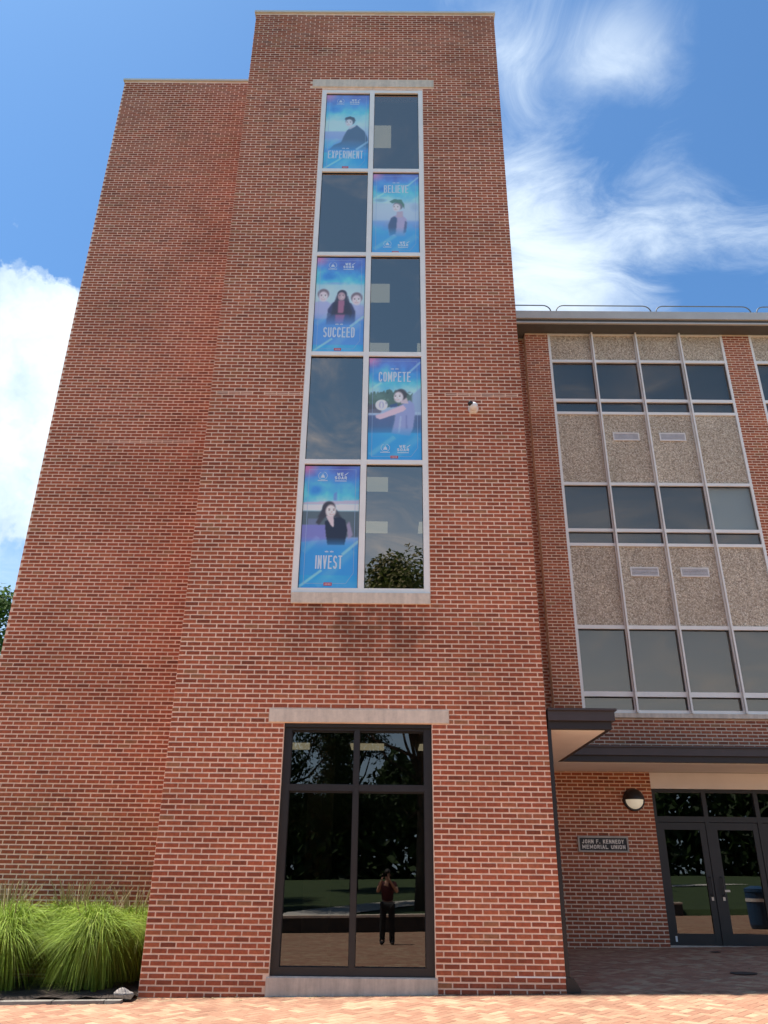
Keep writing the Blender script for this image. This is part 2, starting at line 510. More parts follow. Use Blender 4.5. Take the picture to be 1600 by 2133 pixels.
# ------------------------------------------------------------------ mesh helpers
class MB:
    def __init__(self):
        self.v = []
        self.f = []

    def quad(self, a, b, c, d):
        i = len(self.v)
        self.v += [tuple(a), tuple(b), tuple(c), tuple(d)]
        self.f.append((i, i + 1, i + 2, i + 3))
        return self

    def box(self, x0, x1, y0, y1, z0, z1):
        i = len(self.v)
        self.v += [(x0, y0, z0), (x1, y0, z0), (x1, y1, z0), (x0, y1, z0), (x0, y0, z1), (x1, y0, z1), (x1, y1, z1), (x0, y1, z1)]
        self.f += [(i, i + 3, i + 2, i + 1), (i + 4, i + 5, i + 6, i + 7), (i, i + 1, i + 5, i + 4), (i + 1, i + 2, i + 6, i + 5), (i + 2, i + 3, i + 7, i + 6), (i + 3, i, i + 4, i + 7)]
        return self

    def prism(self, poly, y0, y1):
        """polygon in X-Z pushed from y0 to y1"""
        n = len(poly)
        i = len(self.v)
        self.v += [(x, y0, z) for x, z in poly] + [(x, y1, z) for x, z in poly]
        self.f.append(tuple(range(i, i + n)))
        self.f.append(tuple(range(i + 2 * n - 1, i + n - 1, -1)))
        for k in range(n):
            a, b = i + k, i + (k + 1) % n
            self.f.append((b, a, a + n, b + n))
        return self

    def slab(self, poly, z0, z1):
        """polygon in X-Y pushed from z0 to z1"""
        n = len(poly)
        i = len(self.v)
        self.v += [(x, y, z0) for x, y in poly] + [(x, y, z1) for x, y in poly]
        self.f.append(tuple(range(i + n - 1, i - 1, -1)))
        self.f.append(tuple(range(i + n, i + 2 * n)))
        for k in range(n):
            a, b = i + k, i + (k + 1) % n
            self.f.append((a, b, b + n, a + n))
        return self

    def tube(self, path, rad, n=8, caps=True):
        path = [Vector(p) for p in path]
        rads = rad if isinstance(rad, (list, tuple)) else [rad] * len(path)
        rings = []
        ref = Vector((0.31, 0.17, 0.93))
        for k, p in enumerate(path):
            t = (path[min(k + 1, len(path) - 1)] - path[max(k - 1, 0)])
            t.normalize()
            if abs(t.dot(ref)) > 0.97:
                ref = Vector((0.93, 0.21, 0.3))
            a = t.cross(ref).normalized()
            b = t.cross(a)
            i = len(self.v)
            for j in range(n):
                q = p + (a * math.cos(2 * math.pi * j / n) + b * math.sin(2 * math.pi * j / n)) * rads[k]
                self.v.append(tuple(q))
            rings.append(i)
        for r0, r1 in zip(rings, rings[1:]):
            for j in range(n):
                self.f.append((r0 + j, r0 + (j + 1) % n, r1 + (j + 1) % n, r1 + j))
        if caps:
            self.f.append(tuple(rings[0] + j for j in range(n))[::-1])
            self.f.append(tuple(rings[-1] + j for j in range(n)))
        return self

    def ball(self, c, rx, ry, rz, nu=16, nv=10, v0=-90, v1=90):
        i = len(self.v)
        for a in range(nv + 1):
            e = R(v0 + (v1 - v0) * a / nv)
            for b in range(nu):
                h = 2 * math.pi * b / nu
                self.v.append((c[0] + rx * math.cos(e) * math.cos(h), c[1] + ry * math.cos(e) * math.sin(h), c[2] + rz * math.sin(e)))
        for a in range(nv):
            for b in range(nu):
                p, q = i + a * nu + b, i + a * nu + (b + 1) % nu
                self.f.append((p, q, q + nu, p + nu))
        return self

    def mesh(self, name, mat, smooth=False):
        me = bpy.data.meshes.new(name)
        me.from_pydata(self.v, [], self.f)
        me.materials.append(MATS[mat])
        if smooth:
            me.polygons.foreach_set('use_smooth', [True] * len(me.polygons))
        me.update()
        return me

    def build(self, name, mat, parent=None, smooth=False, kind=None):
        return link(name, self.mesh(name, mat, smooth), parent, kind)


def link(name, data, parent=None, kind=None):
    o = bpy.data.objects.new(name, data)
    col.objects.link(o)
    if parent is not None:
        adopt(o, parent)
    if kind:
        o['kind'] = kind
    return o


ROOT_AT = {}


def adopt(o, parent):
    """child built in world coordinates under a root that stands somewhere"""
    o.parent = parent
    if parent.name in ROOT_AT:
        o.matrix_parent_inverse = Matrix.Translation(-ROOT_AT[parent.name])


def thing(name, label, cat, at=(0, 0, 0), group=None):
    o = bpy.data.objects.new(name, None)
    col.objects.link(o)
    o.location = at
    o.empty_display_size = 0.3
    ROOT_AT[o.name] = Vector(at)
    return tag(o, label, cat, group)


def tag(o, label, cat, group=None):
    o['label'] = label
    o['category'] = cat
    if group:
        o['group'] = group
    return o


def structure(o):
    o['kind'] = 'structure'
    return o


def gz(x, y):
    """height of the sloping forecourt"""
    return 0.057 + 0.019 * x + 0.025 * (y - 11.23)


# ------------------------------------------------------------------ brickwork
COURSE, MODULE = 0.0677, 0.2032
JH, JV = 0.018, 0.020
PROUD, CH = 0.0055, 0.0022


def brick_shape(mb, x0, x1, z0, z1, d, depth=0.012, ch=CH):
    """one brick face in a local frame: x along the wall, y out of the wall negative, chamfered arris"""
    i = len(mb.v)
    mb.v += [(x0, depth, z0), (x1, depth, z0), (x1, depth, z1), (x0, depth, z1),
             (x0, -d + ch, z0), (x1, -d + ch, z0), (x1, -d + ch, z1), (x0, -d + ch, z1),
             (x0 + ch, -d, z0 + ch), (x1 - ch, -d, z0 + ch), (x1 - ch, -d, z1 - ch), (x0 + ch, -d, z1 - ch)]
    for a in range(4):
        b = (a + 1) % 4
        mb.f.append((i + a, i + b, i + 4 + b, i + 4 + a))
        mb.f.append((i + 4 + a, i + 4 + b, i + 8 + b, i + 8 + a))
    mb.f.append((i + 8, i + 9, i + 10, i + 11))


def brick_cells(u0, u1, z0, z1, openings, phase):
    """every brick of a running bond that fits round the openings"""
    r0, r1 = int(math.floor(z0 / COURSE)), int(math.ceil(z1 / COURSE))
    for r in range(r0, r1):
        za, zb = r * COURSE + JV / 2, (r + 1) * COURSE - JV / 2
        if zb > z1 + 0.02 or za < z0 - 0.04:
            continue
        spans = [(u0, u1)]
        for (a, b, c, d) in openings:
            if zb > c + 0.012 and za < d - 0.012:
                nxt = []
                for s, e in spans:
                    if b <= s or a >= e:
                        nxt.append((s, e))
                    else:
                        if a > s:
                            nxt.append((s, a))
                        if b < e:
                            nxt.append((b, e))
                spans = nxt
        off = phase + (0.5 if r % 2 else 0.0) * MODULE
        for s, e in spans:
            k0, k1 = int(math.floor((s - off) / MODULE)), int(math.ceil((e - off) / MODULE))
            for k in range(k0, k1):
                a = max(s + (0.0 if s in (u0, u1) else JH * 0.4), off + k * MODULE + JH / 2)
                b = min(e - (0.0 if e in (u0, u1) else JH * 0.4), off + (k + 1) * MODULE - JH / 2)
                if b - a > 0.03:
                    yield r, a, b, za, zb


PROTO = {}


def brickwork(part, u0, u1, z0, z1, frame, openings=(), phase=0.0, mat='brick', singles=0, seed=1, rank=None):
    """frame: (origin x, origin y, ux, uy); the wall runs from origin along u; outward is to the right of u turned -90"""
    rg = random.Random(seed)
    ox, oy, ux, uy = frame
    cells = list(brick_cells(u0, u1, z0, z1, openings, phase))
    if rank:
        cells.sort(key=rank)
    ang = math.atan2(uy, ux)
    mb = MB()
    for n, (r, a, b, za, zb) in enumerate(cells):
        d = PROUD + rg.uniform(-0.0016, 0.0016)
        dx, dz = rg.uniform(-0.0016, 0.0016), rg.uniform(-0.0011, 0.0011)
        if n < singles:
            key = (round(b - a, 2), mat)
            if key not in PROTO:
                pm = MB()
                wd = b - a
                brick_shape(pm, -wd / 2, wd / 2, -(zb - za) / 2, (zb - za) / 2, PROUD)
                PROTO[key] = pm.mesh('brick', mat)
            o = link('brick', PROTO[key], part)
            c = (a + b) / 2
            o.location = (ox + ux * c, oy + uy * c, (za + zb) / 2 + dz)
            o.location += Vector((uy, -ux, 0)) * (d - PROUD)
            o.rotation_euler = (rg.uniform(-0.006, 0.006), rg.uniform(-0.004, 0.004), ang)
        else:
            brick_shape(mb, a + dx, b + dx, za + dz, zb + dz, d)
    if mb.v:
        # local frame -> world
        mb.v = [(ox + ux * x - uy * y, oy + uy * x + ux * y, z) for x, y, z in mb.v]
        mb.build('brickwork', mat, part, kind='stuff')


def wall_sheet(u0, u1, z0, z1, frame, openings, thick, mat, name, parent):
    """mortar wall with openings cut out; front, back and reveals"""
    ox, oy, ux, uy = frame
    us = sorted({u0, u1, *[x for o in openings for x in o[:2] if u0 < x < u1]})
    zs = sorted({z0, z1, *[x for o in openings for x in o[2:] if z0 < x < z1]})

    def solid(i, j):
        if not (0 <= i < len(us) - 1 and 0 <= j < len(zs) - 1):
            return False
        cu, cz = (us[i] + us[i + 1]) / 2, (zs[j] + zs[j + 1]) / 2
        return not any(a < cu < b and c < cz < d for a, b, c, d in openings)

    def P(u, y, z):
        return (ox + ux * u - uy * y, oy + uy * u + ux * y, z)
    mb = MB()
    for i in range(len(us) - 1):
        for j in range(len(zs) - 1):
            if not solid(i, j):
                continue
            a, b, c, d = us[i], us[i + 1], zs[j], zs[j + 1]
            mb.quad(P(a, 0, c), P(b, 0, c), P(b, 0, d), P(a, 0, d))
            mb.quad(P(b, thick, c), P(a, thick, c), P(a, thick, d), P(b, thick, d))
            if not solid(i - 1, j):
                mb.quad(P(a, thick, c), P(a, 0, c), P(a, 0, d), P(a, thick, d))
            if not solid(i + 1, j):
                mb.quad(P(b, 0, c), P(b, thick, c), P(b, thick, d), P(b, 0, d))
            if not solid(i, j - 1):
                mb.quad(P(a, thick, c), P(b, thick, c), P(b, 0, c), P(a, 0, c))
            if not solid(i, j + 1):
                mb.quad(P(a, 0, d), P(b, 0, d), P(b, thick, d), P(a, thick, d))
    return mb.build(name, mat, parent)


# ================================================================== ground
def ground_sheet():
    xs = [-600, -200, -80, -40, -25, -14, -7, 0, 7, 14, 30, 40, 80, 200, 600]
    ys = [-600, -200, -90, -60, -40, -25, -15, -9.3, -9, 0, 8, 17, 25, 40, 80, 200, 600]
    mb = MB()
    for y in ys:
        for x in xs:
            z = gz(max(-14, min(30, x)), max(-9, min(17, y))) - 0.06
            if y < -9.2:
                z += 0.30 + min(1.6, 0.028 * (-9.2 - y))
            mb.v.append((x, y, z))
    n = len(xs)
    for j in range(len(ys) - 1):
        for i in range(n - 1):
            a = j * n + i
            mb.f.append((a, a + 1, a + 1 + n, a + n))
    o = structure(mb.build('ground', 'lawn'))
    return o


ground_sheet()


def plane_sheet(name, poly, mat, lift=0.0, kind='structure'):
    mb = MB()
    mb.v = [(x, y, gz(x, y) + lift) for x, y in poly]
    mb.f = [tuple(range(len(poly)))]
    return mb.build(name, mat, None, kind=kind)


plaza = plane_sheet('plaza', [(-14, -9), (30, -9), (30, 17), (-14, 17)], 'paver_far', -0.006)

# stone pavers laid in a diagonal herringbone
PW = 0.104
pav = []
c45 = math.cos(R(45))
rg = random.Random(3)
for yy in range(-130, 131):
    for xx in range(-130, 131):
        dd = (xx - yy) % 4
        if dd == 0:
            cx, cy, hor = xx + 1.0, yy + 0.5, True
        elif dd == 3:
            cx, cy, hor = xx + 0.5, yy + 1.0, False
        else:
            continue
        X = (cx - cy) * c45 * PW + 1.5
        Y = (cx + cy) * c45 * PW + 12.0
        if not (-7.0 < X < 9.5 and 8.4 < Y < 16.25):
            continue
        if Y > 10.86 and X < -2.9:
            continue
        if Y > 11.30 and X < 2.30:
            continue
        pav.append((X, Y, hor))


def paver_shape(mb, X, Y, hor, j):
    l, b, ch = PW - 0.0022, PW / 2 - 0.0022, 0.003
    a = R(45) if hor else R(135)
    ca, sa = math.cos(a), math.sin(a)
    i = len(mb.v)
    tilt = j * 0.012
    for (p, q, z) in [(-l, -b, -0.03), (l, -b, -0.03), (l, b, -0.03), (-l, b, -0.03), (-l, -b, -ch), (l, -b, -ch), (l, b, -ch), (-l, b, -ch),
                      (-l + ch, -b + ch, 0), (l - ch, -b + ch, 0), (l - ch, b - ch, 0), (-l + ch, b - ch, 0)]:
        x, y = X + ca * p - sa * q, Y + sa * p + ca * q
        mb.v.append((x, y, gz(x, y) + z + tilt * p * 0.5 + j * 0.0012))
    for k in range(4):
        m_ = (k + 1) % 4
        mb.f.append((i + k, i + m_, i + 4 + m_, i + 4 + k))
        mb.f.append((i + 4 + k, i + 4 + m_, i + 8 + m_, i + 8 + k))
    mb.f.append((i + 8, i + 9, i + 10, i + 11))


def shows(p):
    x, y, _ = p
    return 0 if (9.85 < y and abs(x) < 0.42 * y) else 1


pav.sort(key=lambda p: (shows(p), p[1]))
pm = {}
for hor in (True, False):
    m_ = MB()
    paver_shape(m_, 0, 0, hor, 0.0)
    g0 = gz(0, 0)
    m_.v = [(x, y, z - g0) for x, y, z in m_.v]
    pm[hor] = m_.mesh('paver', 'paver')
mb = MB()
for n, (X, Y, hor) in enumerate(pav):
    if n < 300:
        o = link('paver', pm[hor], plaza)
        o.location = (X, Y, gz(X, Y) + rg.uniform(-0.001, 0.0016))
    else:
        paver_shape(mb, X, Y, hor, rg.uniform(-1, 1))
mb.build('pavers', 'paver', plaza, kind='stuff')

# path across the lawn behind, reflected in the door glass
mb = MB()
pts = [(-3.5, -9.35), (-2.6, -14), (0.5, -19), (6, -24), (14, -29), (26, -33)]
for (x0, y0), (x1, y1) in zip(pts, pts[1:]):
    def lz(x, y):
        return gz(max(-14, min(30, x)), -9) - 0.06 + 0.30 + min(1.6, 0.028 * (-9.2 - y)) + 0.08
    mb.quad((x0 - 1.4, y0, lz(x0, y0)), (x1 - 1.4, y1, lz(x1, y1)), (x1 + 1.4, y1, lz(x1, y1)), (x0 + 1.4, y0, lz(x0, y0)))
structure(mb.build('path', 'path_concrete'))

# ================================================================== brick tower
TX0, TX1, TY, TH = -3.01, 2.245, 11.236, 18.74
LX0, LY = -6.43, 12.906
TBACK = 19.0
tower = thing('brick_tower', 'tall red brick tower with a strip of posters and a set back left side', 'building', (-0.4, TY, 0))
# openings on the front wall (in world x)
W1 = (-1.44, 0.645, 5.235, 16.28)      # tall stair window
L1 = (-1.648, 0.879, 16.345, 16.56)    # its lintel
S1 = (-1.432, 0.645, 5.06, 5.235)      # its sill
W2 = (-1.42, 0.64, 0.245, 3.32)        # ground floor window
L2 = (-1.639, 0.881, 3.325, 3.513)
S2 = (-1.452, 0.665, -0.1, 0.24)
front = (0.0, TY, 1.0, 0.0)
fw = wall_sheet(TX0, TX1, -0.25, TH, front, [W1, W2], 0.30, 'mortar', 'front_wall', tower)
brickwork(fw, TX0, TX1, 0.0 - COURSE, TH - 0.02, front, [(W1[0], W1[1], W1[2], L1[2] - 0.06), L1, S1, (W2[0], W2[1], W2[2], L2[2]), L2, S2], 0.035, 'brick', 300, 11)
bk = (0.0, LY, 1.0, 0.0)
sw = wall_sheet(LX0, TX0 + 0.05, -0.25, TH, bk, [], 0.30, 'mortar', 'set_back_wall', tower)
brickwork(sw, LX0, TX0, 0.0, TH - 0.02, bk, [], 0.11, 'brick', 300, 12, rank=lambda c: (0 if c[3] > 0.75 else 1, c[0]))
# right flank (faces +x), left flank of the projection (faces -x) and outer left flank
rf = wall_sheet(TY + 0.301, TBACK, -0.25, TH, (TX1 - 0.001, 0.0, 0.0, 1.0), [], 0.29, 'mortar', 'right_flank', tower)
brickwork(rf, TY + 0.01, 16.2, 0.0, TH - 0.02, (TX1 - 0.001, 0.0, 0.0, 1.0), [], 0.02, 'brick', 0, 13)
lf = wall_sheet(-LY, -(TY + 0.301), -0.25, TH, (TX0 + 0.001, 0.0, 0.0, -1.0), [], 0.29, 'mortar', 'left_flank', tower)
brickwork(lf, -LY, -TY - 0.01, 0.0, TH - 0.02, (TX0 + 0.001, 0.0, 0.0, -1.0), [], 0.02, 'brick', 0, 14)
of = wall_sheet(-TBACK, -(LY + 0.301), -0.25, TH, (LX0 + 0.001, 0.0, 0.0, -1.0), [], 0.29, 'mortar', 'outer_flank', tower)
brickwork(of, -LY - 3.0, -LY - 0.01, 0.0, TH - 0.02, (LX0 + 0.001, 0.0, 0.0, -1.0), [], 0.02, 'brick', 0, 15)
MB().box(LX0 + 0.3, TX1 - 0.3, TBACK - 0.3, TBACK, -0.25, TH).build('back_wall', 'mortar', tower)
MB().slab([(TX0 + 0.31, TY + 0.31), (TX1 - 0.31, TY + 0.31), (TX1 - 0.31, TBACK - 0.31), (LX0 + 0.31, TBACK - 0.31), (LX0 + 0.31, LY + 0.31), (TX0 + 0.31, LY + 0.31)], TH - 0.6, TH - 0.35).build('roof', 'roof_gravel', tower)
# metal coping, one piece a side
e = 0.035
for (x0, x1, y0, y1) in ((TX0 - e, TX1 + e, TY - e, TY + 0.33), (LX0 - e, TX0 - e - 0.002, LY - e, LY + 0.33), (TX1 - 0.33, TX1 + e, TY + 0.332, TBACK), (LX0 - e, LX0 + 0.33, LY + 0.332, TBACK)):
    MB().box(x0, x1, y0, y1, TH, TH + 0.055).build('coping', 'coping_metal', tower)
MB().box(TX0 - e, TX0 + 0.33, TY + 0.332, LY - e - 0.002, TH, TH + 0.055).build('coping', 'coping_metal', tower)


def bevel_box(name, x0, x1, y0, y1, z0, z1, mat, parent, bev=0.008):
    bm = bmesh.new()
    bmesh.ops.create_cube(bm, size=1.0)
    for v in bm.verts:
        v.co = Vector(((x0 + x1) / 2 + v.co.x * (x1 - x0), (y0 + y1) / 2 + v.co.y * (y1 - y0), (z0 + z1) / 2 + v.co.z * (z1 - z0)))
    bmesh.ops.bevel(bm, geom=list(bm.edges), offset=bev, segments=2, affect='EDGES', profile=0.6)
    me = bpy.data.meshes.new(name)
    bm.to_mesh(me)
    bm.free()
    me.materials.append(MATS[mat])
    return link(name, me, parent)


bevel_box('lintel', L1[0], L1[1], TY - 0.018, TY + 0.12, L1[2], L1[3], 'limestone', tower)
bevel_box('window_sill', S1[0], S1[1], TY - 0.035, TY + 0.15, S1[2], S1[3], 'limestone', tower)
bevel_box('lintel', L2[0], L2[1], TY - 0.022, TY + 0.12, L2[2], L2[3], 'limestone', tower)
bevel_box('window_sill', S2[0], S2[1], TY - 0.02, TY + 0.12, -0.1, S2[3], 'concrete', tower)
# soft joint that runs round the tower at second floor level
MB().box(TX0, W1[0] - 0.002, TY - 0.0062, TY + 0.01, 8.757, 8.770).build('movement_joint', 'mortar', fw)
MB().box(W1[1] + 0.002, TX1, TY - 0.0062, TY + 0.01, 8.757, 8.770).build('movement_joint', 'mortar', fw)
MB().box(LX0, TX0, LY - 0.0062, LY + 0.01, 8.757, 8.770).build('movement_joint', 'mortar', sw)
MB().box(1.62, TX1 + 0.004, TY - 0.008, TY + 0.01, 0.262, 0.276).build('pale_strip', 'white_metal', fw)  # thin pale strip low on the right of the front wall


def window_grid(name, xs, zs, y0, y1, mat, parent, glass_mat, glass_y, gasket=True, wx=None, wz=None, skip=()):
    """frame of bars at xs / zs (centre, width); panes are sub-parts"""
    mb = MB()
    for c, wd in xs:
        mb.box(c - wd / 2, c + wd / 2, y0, y1, zs[0][0] - zs[0][1] / 2, zs[-1][0] + zs[-1][1] / 2)
    for k, (c, wd) in enumerate(zs):
        for (a, wa), (b, wb) in zip(xs, xs[1:]):
            mb.box(a + wa / 2, b - wb / 2, y0 + 0.004, y1 - 0.003, c - wd / 2, c + wd / 2)
    fr = mb.build(name, mat, parent)
    panes = {}
    for i, ((a, wa), (b, wb)) in enumerate(zip(xs, xs[1:])):
        for j, ((c, wc), (d, wd)) in enumerate(zip(zs, zs[1:])):
            if (i, j) in skip:
                continue
            x0, x1, z0, z1 = a + wa / 2, b - wb / 2, c + wc / 2, d - wd / 2
            pn = MB().box(x0 + 0.004, x1 - 0.004, glass_y, glass_y + 0.008, z0 + 0.004, z1 - 0.004).build('pane', glass_mat, fr)
            panes[(i, j)] = (x0, x1, z0, z1)
            if gasket:
                g_ = 0.014
                m_ = MB()
                m_.box(x0, x1, glass_y - 0.012, glass_y - 0.001, z1 - g_ * 1.6, z1 - 0.001)
                m_.box(x0, x1, glass_y - 0.010, glass_y - 0.001, z0 + 0.001, z0 + g_ * 0.6)
                m_.box(x0, x0 + g_ * 0.6, glass_y - 0.011, glass_y - 0.001, z0 + g_, z1 - g_ * 1.6)
                m_.box(x1 - g_ * 0.6, x1, glass_y - 0.011, glass_y - 0.001, z0 + g_, z1 - g_ * 1.6)
                m_.build('gasket', 'gasket', fr)
    return fr, panes


ZB = [5.275, 7.475, 9.60, 11.845, 13.98, 16.235]
fr1, panes1 = window_grid('stair_window', [(-1.395, 0.09), (-0.398, 0.095), (0.60, 0.09)], [(z, 0.082) for z in ZB], TY + 0.004, TY + 0.10, 'white_metal', tower, 'tower_glass', TY + 0.052)
fr2, panes2 = window_grid('entry_window', [(-1.365, 0.11), (-0.403, 0.075), (0.585, 0.11)], [(0.295, 0.10), (2.47, 0.085), (3.275, 0.09)], TY + 0.065, TY + 0.17, 'black_frame', tower, 'door_glass', TY + 0.115)
# sheet metal head above the dark entry window
MB().box(W2[0], W2[1], TY + 0.03, TY + 0.06, 3.27, 3.322).build('head_flashing', 'black_frame', tower)

# rooms behind the glass
mb = MB()
mb.box(TX0 + 0.31, TX1 - 0.31, TBACK - 0.5, TBACK - 0.45, 0.1, TH - 0.7)
mb.box(TX0 + 0.31, TX0 + 0.34, TY + 0.5, TBACK - 0.52, 0.1, TH - 0.7)
mb.box(TX1 - 0.34, TX1 - 0.31, TY + 0.32, TBACK - 0.52, 0.1, TH - 0.7)
mb.build('room_wall', 'interior', tower)
for z, t_ in ((0.12, 0.1), (3.52, 1.5), (9.2, 0.5), (14.5, 0.5), (17.6, 0.3)):
    MB().box(TX0 + 0.35, TX1 - 0.35, TY + 0.36, TBACK - 0.55, z, z + t_).build('floor_slab', 'interior_floor' if z < 1 else 'interior', tower)
for z, ys, xs in ((3.52, (14.75,), (-1.55, -0.33, 0.9)), (9.2, (15.45, 17.8), (-1.52, -0.30, 1.06)), (14.5, (15.45, 17.8), (-1.52, -0.30, 1.06)), (17.6, (13.5, 15.9), (-1.52, -0.30, 0.98))):
    for y in ys:
        for x in xs:
            MB().box(x - 0.30, x + 0.30, y - 0.33, y + 0.33, z - 0.03, z - 0.002).build('ceiling_light', 'ceiling_panel', tower)
MB().box(-1.25, -0.85, 13.4, 13.8, 0.22, 3.51).build('interior_column', 'interior_column', tower)


# ------------------------------------------------------------------ posters
def lin(c):
    c = np.asarray(c, float) / 255.0
    return np.where(c <= 0.04045, c / 12.92, ((c + 0.055) / 1.055) ** 2.4)


GU, GV = 104, 224


class Print:
    """a soft printed picture on a grid; u to the right, t downwards, both 0..1"""
    def __init__(self, seed):
        self.u, self.t = np.meshgrid(np.linspace(0, 1, GU), np.linspace(0, 1, GV))
        self.c = np.zeros((GV, GU, 3))
        self.asp = 2.2
        rs = np.random.RandomState(seed)
        self.nz = sum(self.smooth(rs, n) / n ** 0.6 for n in (3, 6, 12, 24))
        self.nz = (self.nz - self.nz.mean()) / self.nz.std()
        stops = [(0.0, (96, 100, 184)), (0.08, (90, 116, 196)), (0.16, (80, 148, 216)), (0.25, (92, 180, 228)), (0.33, (150, 190, 220)), (0.42, (188, 198, 218)),
                 (0.55, (166, 168, 208)), (0.64, (118, 146, 208)), (0.72, (80, 156, 220)), (0.85, (56, 156, 220)), (1.0, (70, 146, 212))]
        ts = [s[0] for s in stops]
        tt = np.clip(self.t + 0.018 * self.nz, 0, 1)
        for k in range(3):
            self.c[..., k] = np.interp(tt, ts, [s[1][k] for s in stops])
        self.blend(self.ell(0.02, 0.02, 0.26, 0.10, 0.8), (226, 120, 170), 0.75)
        self.blend(self.ell(0.22, 0.21, 0.20, 0.06, 0.7), (44, 96, 190), 0.6)
        self.blend(self.ell(0.95, 0.85, 0.5, 0.12, 0.9), (20, 112, 196), 0.5)
        self.c += (self.nz * 5.0)[..., None]

    @staticmethod
    def smooth(rs, n):
        g = rs.rand(n * 2 + 2, n + 2)
        y = np.linspace(0, n * 2, GV)
        x = np.linspace(0, n, GU)
        yi, xi = y.astype(int), x.astype(int)
        fy, fx = (y - yi)[:, None], (x - xi)[None]
        fy, fx = fy * fy * (3 - 2 * fy), fx * fx * (3 - 2 * fx)
        a = g[yi][:, xi]; b = g[yi][:, xi + 1]; c = g[yi + 1][:, xi]; d = g[yi + 1][:, xi + 1]
        return (a * (1 - fx) + b * fx) * (1 - fy) + (c * (1 - fx) + d * fx) * fy

    def ell(self, cu, ct, ru, rt, soft=0.25, rot=0.0):
        x, y = (self.u - cu), (self.t - ct) * self.asp
        c, s = math.cos(rot), math.sin(rot)
        x, y = x * c + y * s, -x * s + y * c
        d = np.sqrt((x / ru) ** 2 + (y / (rt * self.asp)) ** 2)
        return np.clip((1 - d) / max(soft, 1e-3) + 0.0, 0, 1)

    def poly(self, pts, blur=1):
        m = np.zeros_like(self.u)
        n = len(pts)
        for k in range(n):
            (x0, y0), (x1, y1) = pts[k], pts[(k + 1) % n]
            if y0 == y1:
                continue
            c = ((y0 > self.t) != (y1 > self.t)) & (self.u < (x1 - x0) * (self.t - y0) / (y1 - y0) + x0)
            m = np.where(c, 1 - m, m)
        for _ in range(blur):
            p = np.pad(m, 1, mode='edge')
            m = (p[1:-1, 1:-1] * 4 + p[:-2, 1:-1] * 2 + p[2:, 1:-1] * 2 + p[1:-1, :-2] * 2 + p[1:-1, 2:] * 2 + p[:-2, :-2] + p[2:, 2:] + p[:-2, 2:] + p[2:, :-2]) / 16
        return m

    def blend(self, m, c, a=1.0):
        k = (m * a)[..., None]
        self.c = self.c * (1 - k) + np.asarray(c, float) * k

    def fade(self, t0, t1, c=(74, 138, 210)):
        """the picture dissolves into the blue towards the foot"""
        m = np.clip((self.t - t0) / (t1 - t0), 0, 1) * (self.t < t1 + 0.2)
        return m

    def bars(self, low=True):
        """the slanting light bands and the thin frame line"""
        for (u0, t0, u1, t1, wd, a) in ((0.0, 0.99, 0.38, 0.86, 0.010, 0.55), (0.72, 0.74, 1.0, 0.63, 0.011, 0.5), (0.05, 0.72, 0.3, 0.60, 0.02, 0.15), (0.3, 0.98, 0.9, 0.70, 0.03, 0.16)) if low else \
                ((0.75, 0.16, 1.0, 0.04, 0.009, 0.5), (0.0, 0.34, 0.25, 0.25, 0.01, 0.45), (0.05, 0.95, 0.5, 0.78, 0.02, 0.25), (0.45, 0.98, 0.95, 0.78, 0.03, 0.16)):
            dx, dy = u1 - u0, (t1 - t0) * self.asp
            L = math.hypot(dx, dy)
            px, py = self.u - u0, (self.t - t0) * self.asp
            s = (px * dx + py * dy) / L
            d = np.abs(px * dy - py * dx) / L
            m = np.clip(1.5 - d / (wd * self.asp), 0, 1) * (s > 0) * (s < L)
            self.blend(m, (190, 215, 245), a)

    def person_head(self, cu, ct, r, hair, face, tilt=0.0, long=0.0):
        h = r * 0.98
        if long:
            self.blend(self.poly([(cu - h * 0.95, ct), (cu - h * 1.55, ct + long), (cu + h * 1.55, ct + long), (cu + h * 0.95, ct)], 3), hair, 0.95)
        self.blend(self.ell(cu - tilt * r * 0.5, ct - r * 0.10, h, r * 0.47, 0.25), hair, 0.97)
        self.blend(self.ell(cu + tilt * r, ct + r * 0.09, r * 0.78, r * 0.46, 0.3), face)
        self.blend(self.ell(cu + tilt * r * 2.2 + r * 0.2, ct + r * 0.12, r * 0.5, r * 0.3, 0.9), (250, 226, 224), 0.35)
        self.blend(self.ell(cu + tilt * r * 1.9, ct + r * 0.27, r * 0.36, r * 0.065, 0.6), (176, 96, 104), 0.75)
        self.blend(self.ell(cu + tilt * r * 1.9, ct + r * 0.26, r * 0.27, r * 0.035, 0.6), (252, 246, 246), 0.95)
        for s in (-1, 1):
            self.blend(self.ell(cu + tilt * r * 1.6 + s * r * 0.30, ct + r * 0.02, r * 0.16, r * 0.045, 0.7), (66, 46, 52), 0.9)
            self.blend(self.ell(cu + tilt * r * 1.6 + s * r * 0.31, ct - r * 0.055, r * 0.20, r * 0.025, 0.8), (84, 62, 64), 0.7)
        self.blend(self.ell(cu + tilt * r * 1.9, ct + r * 0.14, r * 0.09, r * 0.07, 0.8), (184, 128, 128), 0.7)


